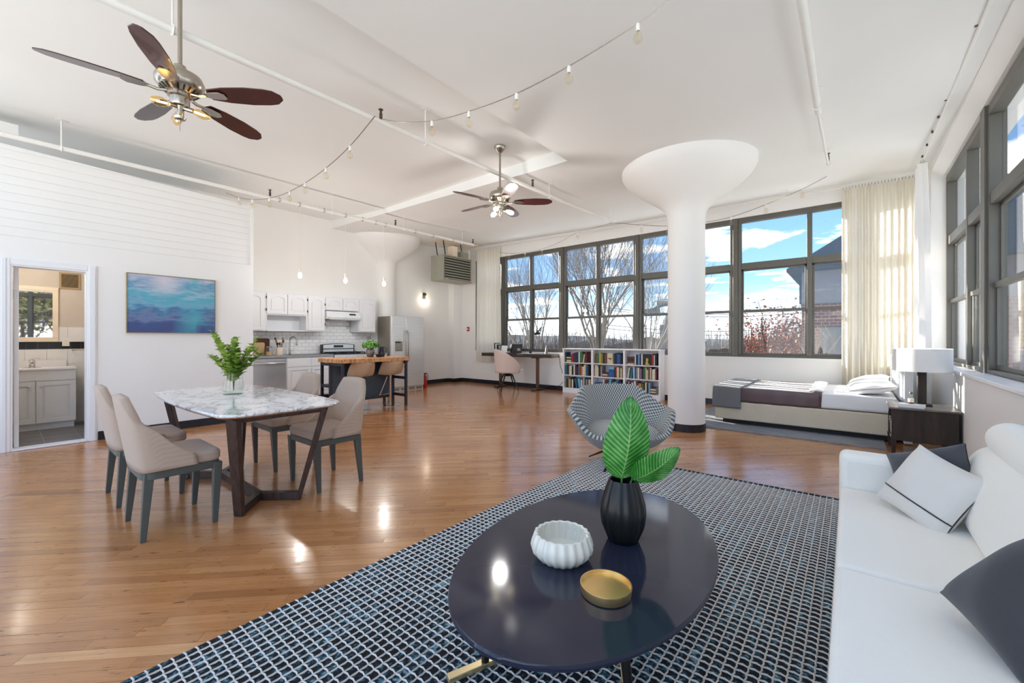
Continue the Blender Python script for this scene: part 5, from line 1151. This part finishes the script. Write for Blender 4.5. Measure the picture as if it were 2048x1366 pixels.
zc_ = zL(-8.1, 7.5)-2.71
for x_, y_ in ((.15, -.35), (.15, .25), (-.15, -.35), (-.15, .25)): B().bar((x_, y_, .64), (x_-.0, y_-.08, zc_), .022, .012).ob('hanger_strap', 'black_metal', t)
B().box((-.30, -.55, zc_-.03), (.40, .60, zc_-.01)).ob('ceiling_plate', 'cream', t); B().box((.05, .50, .05), (.12, .56, .9)).ob('conduit', 'pipe_white', t); B().box((.245, -.47, .02), (.25, -.33, .035)).ob('badge', 'cream', t)
# sconce, alarm
t = thing('wall_sconce', 'small lit wall sconce with clear glass left of the heater', 'sconce', (KX, 7.2, 2.36)); B().box((0, -.05, -.07), (.02, .05, .10)).ob('back_plate', 'brass_dark', t, bev=.004); B().tube([(.01, 0, .06), (.07, 0, .07), (.10, 0, .03)], .014, 8).ob('arm', 'brass_dark', t, smooth=True)
B().lathe([(.03, .03), (.045, .0), (.065, -.08), (.062, -.08), (.04, .0), (.025, .025)], 18, (.10, 0, 0)).ob('glass_shade', 'clear_glass', t, smooth=True); B().lathe([(0, -.05), (.02, -.04), (.022, -.015), (.012, .02)], 12, (.10, 0, 0)).ob('bulb', 'bulb_glow', t, smooth=True)
l = bpy.data.lights.new('sconce_light', 'POINT'); l.energy = 1.6; l.shadow_soft_size = .03; l.color = (1, .82, .62); lo = bpy.data.objects.new('sconce_light', l); link(lo, t); lo.location = (.11, 0, -.09)
t = thing('fire_alarm', 'small red fire alarm box on the wall left of the curtain', 'alarm', (-8.42, WY, 1.50)); B().box((-.04, -.03, -.06), (.04, 0, .06)).ob('box', 'red', t, bev=.005); B().box((-.025, -.033, -.02), (.025, -.03, .02)).ob('pull_plate', 'trim_white', t)
# curtains
def cloth(name, rgb, tr=.45):
    t = NT(name); a = t.n('ShaderNodeBsdfDiffuse'); a.inputs[0].default_value = lin(rgb); c = t.n('ShaderNodeBsdfTranslucent'); c.inputs[0].default_value = lin(rgb); m_ = t.n('ShaderNodeMixShader'); m_.inputs[0].default_value = tr
    t.l(a.outputs[0], m_.inputs[1]); t.l(c.outputs[0], m_.inputs[2]); t.l(m_.outputs[0], t.o.inputs[0]); return t.done()
cloth('curtain', (238, 233, 222), .35); cloth('curtain_white', (242, 241, 240), .45)
def curtain(lab, p0, p1, z0, zt0, zt1, npl, amp, m, gather=.0, rings=14, bot=None):
    p0, p1 = V(p0), V(p1); d = p1-p0; L = d.length; d.normalize(); nr = V((-d.y, d.x)); rs_ = random.Random(len(lab))
    ph = [rs_.uniform(-.7, .7) for _ in range(npl+2)]; am = [rs_.uniform(.6, 1.25) for _ in range(npl+2)]
    t = thing('curtain', lab, 'curtain', (p0.x, p0.y, z0), 0, 'pleated curtains')
    def fn(u, v):
        i = min(npl, int(u*npl)); a = 2*pi*u*npl+ph[i]*sin(pi*(u*npl-i)); k = amp*am[i]*(1.1-.35*v); w = 1-gather*v
        q = p0+d*L*(.5+(u-.5)*w)+nr*(k*sin(a)+.015*sin(3*v+7*u)); z = z0+(zt0+(zt1-zt0)*u-z0)*v
        if bot: q = q+d*bot*(1-v)**1.5*(u-.3)
        return (q.x-p0.x, q.y-p0.y, z-z0)
    B().grid(fn, npl*10, 18).ob('fabric', m, t, smooth=True)
    for k in range(rings):
        u = (k+.5)/rings; q = p0+d*L*(.5+(u-.5)*(1-gather)); z = zt0+(zt1-zt0)*u+.02
        B().tube([(q.x-p0.x+nr.x*.02*cos(a), q.y-p0.y+nr.y*.02*cos(a), z-z0+.022*sin(a)) for a in [i*pi/5 for i in range(10)]], .003, 4, True).ob('ring', 'steel', t)
    return t
def zr(x): return zL(x, 8.2)-.07
curtain('white pleated curtain left of the far windows', (-8.02, 8.31), (-7.16, 8.31), .60, zr(-8)-.03, zr(-7.2)-.03, 9, .032, 'curtain', 0, 12, .06)
curtain('wide ivory curtain right of the far windows', (-.10, 8.27), (.72, 8.27), .16, zr(0)-.05, zr(.7)-.05, 11, .045, 'curtain', 0, 22)
curtain('white curtain gathered along the right wall corner', (.74, 8.12), (.70, 7.05), .16, 3.50, 3.43, 7, .05, 'curtain_white', .45, 8)
s = B(); s.tube([(-8.1, 8.29, zr(-8.1)), (-3.2, 8.29, zr(-3.2)), (.74, 8.29, zr(.74))], .012, 8); s.ob('curtain_rod', 'pipe_white', smooth=True, label='white curtain rod along the far windows', cat='curtain rod')
t = thing('curtain_rod', 'white curtain rod with exposed clips along the right windows', 'curtain rod', (.74, -.2, 3.46)); B().tube([(0, 0, 0), (0, 8.3, .09)], .012, 8).ob('rod', 'pipe_white', t, smooth=True)
for i in range(14): y = 2.2+.42*i; B().box((-.03, y-.012, .005+y*.011), (-.012, y+.012, .03+y*.011)).ob('rod_clip', 'brass_dark', t)
# ================================================================ outdoors
mat('ground', (84, 72, 60), .95, var=.3, ns=.6); mat('bark', (98, 90, 82), .9, var=.2, ns=8); mat('bark_dark', (62, 50, 44), .9, var=.2); leafmat('leaf_rust', (112, 54, 36), (150, 84, 56)); leafmat('leaf_olive', (84, 88, 46), (130, 120, 66)); mat('slate', (46, 62, 74), .7, var=.15, ns=5); mat('stucco', (104, 102, 106), .85, var=.08); mat('hill', (98, 100, 106), .95, var=.2, ns=.05); mat('roof_grey', (112, 114, 120), .8, var=.15, ns=.2); mat('blue_trim', (32, 46, 62), .5); mat('brick_far', (100, 54, 44), .9, var=.15)
def brick():
    t = NT('brick'); v = t.obj((1, 1, 1), (R(90), 0, 0)); b_ = t.n('ShaderNodeTexBrick'); t.l(v, b_.inputs[0]); b_.inputs['Color1'].default_value = lin((92, 50, 44)); b_.inputs['Color2'].default_value = lin((70, 40, 36)); b_.inputs['Mortar'].default_value = lin((112, 100, 94)); b_.inputs['Scale'].default_value = 2.2; b_.inputs['Mortar Size'].default_value = .03; t.bsdf(b_.outputs[0], .9, 0); return t.done()
brick()
GZ = -5.0
struct(B().add([(-500, 22, GZ), (500, 22, GZ), (500, 600, GZ), (-500, 600, GZ)], [(0, 1, 2, 3)]).ob('ground', 'ground'))
def tree(lab, base, stems, h, spread, rs, m='bark', leaves=None, lv=5, lean=(0, 0), thick=.11, grp='bare trees outside', twig=3):
    t = thing('tree', lab, 'tree', base, 0, grp); b = B(); lf = B()
    def grow(p, d, L, r, k):
        n = 3 if k else 4; pts = [p]; q = p; dd = d
        for i in range(n): dd = (dd+V((rs.gauss(0, .09), rs.gauss(0, .09), .04))).normalized(); q = q+dd*L/n; pts.append(q)
        e_ = r*.62; b.tube(pts, r, 5 if k < 2 else 3, rs=[r+(e_-r)*i/n for i in range(n+1)])
        if k >= lv:
            if leaves:
                for _ in range(leaves[1]): leaf(lf, q+V((rs.gauss(0, .25), rs.gauss(0, .25), rs.gauss(0, .2))), V((rs.gauss(0, 1), rs.gauss(0, 1), rs.gauss(0, .6))), V((0, 0, 1)), leaves[2], leaves[2]*.7)
            return
        kids = 3 if k < 2 else twig
        for i in range(kids):
            a = rs.uniform(0, 2*pi); s_ = rs.uniform(.28, .62)*spread; u = V((cos(a), sin(a), 0)); f = rs.uniform(.45, 1.0); ii = min(n, max(1, int(f*n+.5)))
            nd = (dd+u*s_+V((0, 0, .12))).normalized(); grow(pts[ii], nd, L*rs.uniform(.62, .86), e_*rs.uniform(.65, .9), k+1)
        grow(q, (dd+V((rs.gauss(0, .1), rs.gauss(0, .1), .05))).normalized(), L*.8, e_, k+1)
    z0 = -base[2]+GZ
    for i in range(stems):
        a = 2*pi*i/stems+rs.random(); d = V((cos(a)*.38*spread+lean[0], sin(a)*.38*spread+lean[1], 1)).normalized(); grow(V((0, 0, 0)), d, h*.30, thick, 0)
    b.cyl((0, 0, GZ-base[2]), (0, 0, .05), thick*1.5, thick*1.2, 7); b.ob('branches', m, t)
    if leaves: lf.ob('leaves', leaves[0], t, kind='stuff')
    return t
r1 = random.Random(21)
tree('tall bare tree fanning across the middle far windows', (-8.3, 16.0, .1), 5, 7.0, 1.0, r1, twig=2, thick=.075, lv=6)
tree('bare tree leaning left behind the desk', (-11.2, 15.6, -.6), 4, 6.4, 1.0, r1, lean=(-.35, 0), twig=2, thick=.06, lv=6)
tree('bare tree behind the bookcase window nearest the column', (-8.4, 21, -.8), 4, 7.0, 1.1, r1, lean=(.25, 0), twig=2, thick=.065, lv=6)
tree('rust-leaved tree in front of the brick house', (-2.5, 23.5, -2.6), 3, 5.6, 1.5, r1, 'bark_dark', ('leaf_rust', 3, .16), twig=2, thick=.13)
tree('leafless shrub tree against the brick house wall', (-.55, 16.4, -2.2), 4, 4.2, 1.0, r1, 'bark', twig=1, thick=.035)
for i, (x_, y_, lab) in enumerate(((9.5, .6, 'olive-leaved tree seen in the bathroom mirror'), (11.5, 3.2, 'rust-leaved tree beside the olive one outside the right windows'))):
    tree(lab, (x_, y_, -1.6), 3, 7.5, 1.2, r1, 'bark_dark', (('leaf_olive', 'leaf_rust')[i], 4, .26), twig=2, thick=.14, grp='leafy trees outside')
# brush along the ground
s = B()
for i in range(1500):
    px = r1.uniform(960, 1640); tt = r1.uniform(26, 60); x_, y_, z_ = dep(px, 700, tt); hh = 1.22-(r1.triangular(652, 712, 700)-678)/832*tt-GZ
    for k in range(7): s.bar((x_, y_, GZ), (x_+r1.gauss(0, .8), y_+r1.gauss(0, .8), GZ+hh*r1.uniform(.6, 1.1)), .045, .045, (0, 1, 0), .02, .02)
s.ob('brush', 'bark', label='grey-brown brush and scrub beyond the far windows', cat='brush', kind='stuff')
# hills, roofs
s = B(); n = 60
s.grid(lambda u, v: (-520+900*u, 330+20*v, GZ+(8.2+2.0*sin(9*u)+1.2*sin(23*u+1)+.8*sin(57*u))*v), n, 1); struct(s.ob('hills', 'hill'))
def house(lab, loc, w, d, h, rh, m, rm, nw):
    t = thing('house', lab, 'house', loc, R(12)); B().box((-w/2, -d/2, 0), (w/2, d/2, h)).ob('walls', m, t); B().prism([(-w/2-.4, h), (w/2+.4, h), (0, h+rh)], -d/2-.3, d/2+.3, 'y').ob('roof', rm, t)
    for i in range(nw): f = B().box((-w/2+w*(i+.5)/nw-.5, -d/2-.05, h*.4), (-w/2+w*(i+.5)/nw+.5, -d/2, h*.75)).ob('window', 'stucco', t); B().box((-w/2+w*(i+.5)/nw-.4, -d/2-.07, h*.44), (-w/2+w*(i+.5)/nw+.4, -d/2-.05, h*.71)).ob('pane', 'slate', f)
p = dep(1300, 700, 78); house('long red brick house in the distance beside the column', (p[0], p[1], GZ), 9, 6, 5.0, 1.6, 'brick_far', 'brick_far', 4)
p = dep(1258, 700, 95); house('grey roofed house in the distance behind the bare trees', (p[0], p[1], GZ), 12, 7, 4.0, 1.6, 'stucco', 'roof_grey', 4)
p = dep(1180, 700, 110); house('pale distant house seen through the bare tree', (p[0], p[1], GZ), 14, 7, 4.2, 1.6, 'stucco', 'roof_grey', 4)
p = dep(1090, 700, 100); house('pale distant house behind the desk lamp', (p[0], p[1], GZ), 12, 7, 4.0, 1.5, 'stucco', 'roof_grey', 4)
p = dep(1334, 700, 70); t = thing('chimney_tower', 'tall pale tower rising beside the column', 'tower', (p[0], p[1], GZ)); B().box((-.9, -.9, 0), (.9, .9, 8.6)).ob('shaft', 'stucco', t); B().lathe([(.9, 8.6), (.7, 9.4), (0, 10.6)], 8).ob('spire', 'stucco', t)
# brick house on the right
t = thing('brick_house', 'brick house with grey stucco storey and slate hip roof', 'house', (-1.35, 18.2, GZ)); Z = lambda z: z-GZ
B().box((0, 0, 0), (9.5, 9, Z(2.25))).ob('brick_wall', 'brick', t); B().box((-.02, -.04, Z(2.25)), (9.5, 9, Z(2.45))).ob('band_course', 'brick', t); B().box((.0, .0, Z(2.45)), (9.5, 9, Z(3.75))).ob('stucco_storey', 'stucco', t)
s = B(); s.add([(-.42, -.42, Z(3.72)), (9.9, -.42, Z(3.72)), (9.9, 9.4, Z(3.72)), (-.42, 9.4, Z(3.72)), (3.4, 4.0, Z(7.0)), (6.0, 4.0, Z(7.0)), (-.42, -.42, Z(3.62)), (9.9, -.42, Z(3.62)), (9.9, 9.4, Z(3.62)), (-.42, 9.4, Z(3.62))], [(0, 1, 5, 4), (1, 2, 5), (2, 3, 4, 5), (3, 0, 4), (0, 6, 7, 1), (3, 9, 6, 0), (6, 9, 8, 7)]); s.ob('hip_roof', 'slate', t)
w_ = B().box((.55, -.05, Z(.3)), (1.75, 0, Z(1.65))).ob('window', 'blue_trim', t)
for a in (0, 1): B().box((.62+.56*a, -.07, Z(.4)), (1.12+.56*a, -.05, Z(1.58))).ob('pane', 'slate', w_)
B().box((-.08, .1, Z(2.5)), (0, .55, Z(3.35))).ob('shutter', 'blue_trim', t)
# overhead wires and the pole arm
for i, (py0, py1) in enumerate(((612, 616), (616, 622), (646, 650), (653, 658), (690, 700))):
    a = V(dep(1180, py0, 30)); c = V(dep(1660, py1, 26)); B().tube([a.lerp(c, k/10)-V((0, 0, .5*sin(pi*k/10))) for k in range(11)], .018, 4).ob('overhead_wire', 'black_metal', label='%s overhead wire from the top behind the column window' % ORD[i], cat='wire', group='overhead wires')
t = thing('utility_pole', 'dark utility pole with wire brackets behind the column', 'pole', dep(1375, 700, 25)[:2]+(GZ,)); px_ = t.location.copy()
B().cyl((0, 0, 0), (0, 0, 8.2), .14, .11, 8).ob('shaft', 'bark_dark', t)
def rel(px, py): q = V(dep(px, py, 25)); return tuple(q-px_)
s = B(); s.tube([rel(1287, 628), rel(1310, 616), rel(1340, 603), rel(1375, 596)], .07, 6); s.tube([rel(1300, 622), rel(1325, 612), rel(1375, 604)], .05, 5); s.tube([rel(1306, 612), rel(1308, 604), rel(1320, 600), rel(1375, 594)], .03, 5); s.ob('wire_bracket', 'slate', t)
for q in ((1300, 622), (1309, 622), (1325, 606)): x_, y_, z_ = rel(*q); B().box((x_-.3, y_-.1, z_-.14), (x_+.3, y_+.1, z_+.14)).ob('coupling', 'slate', t)
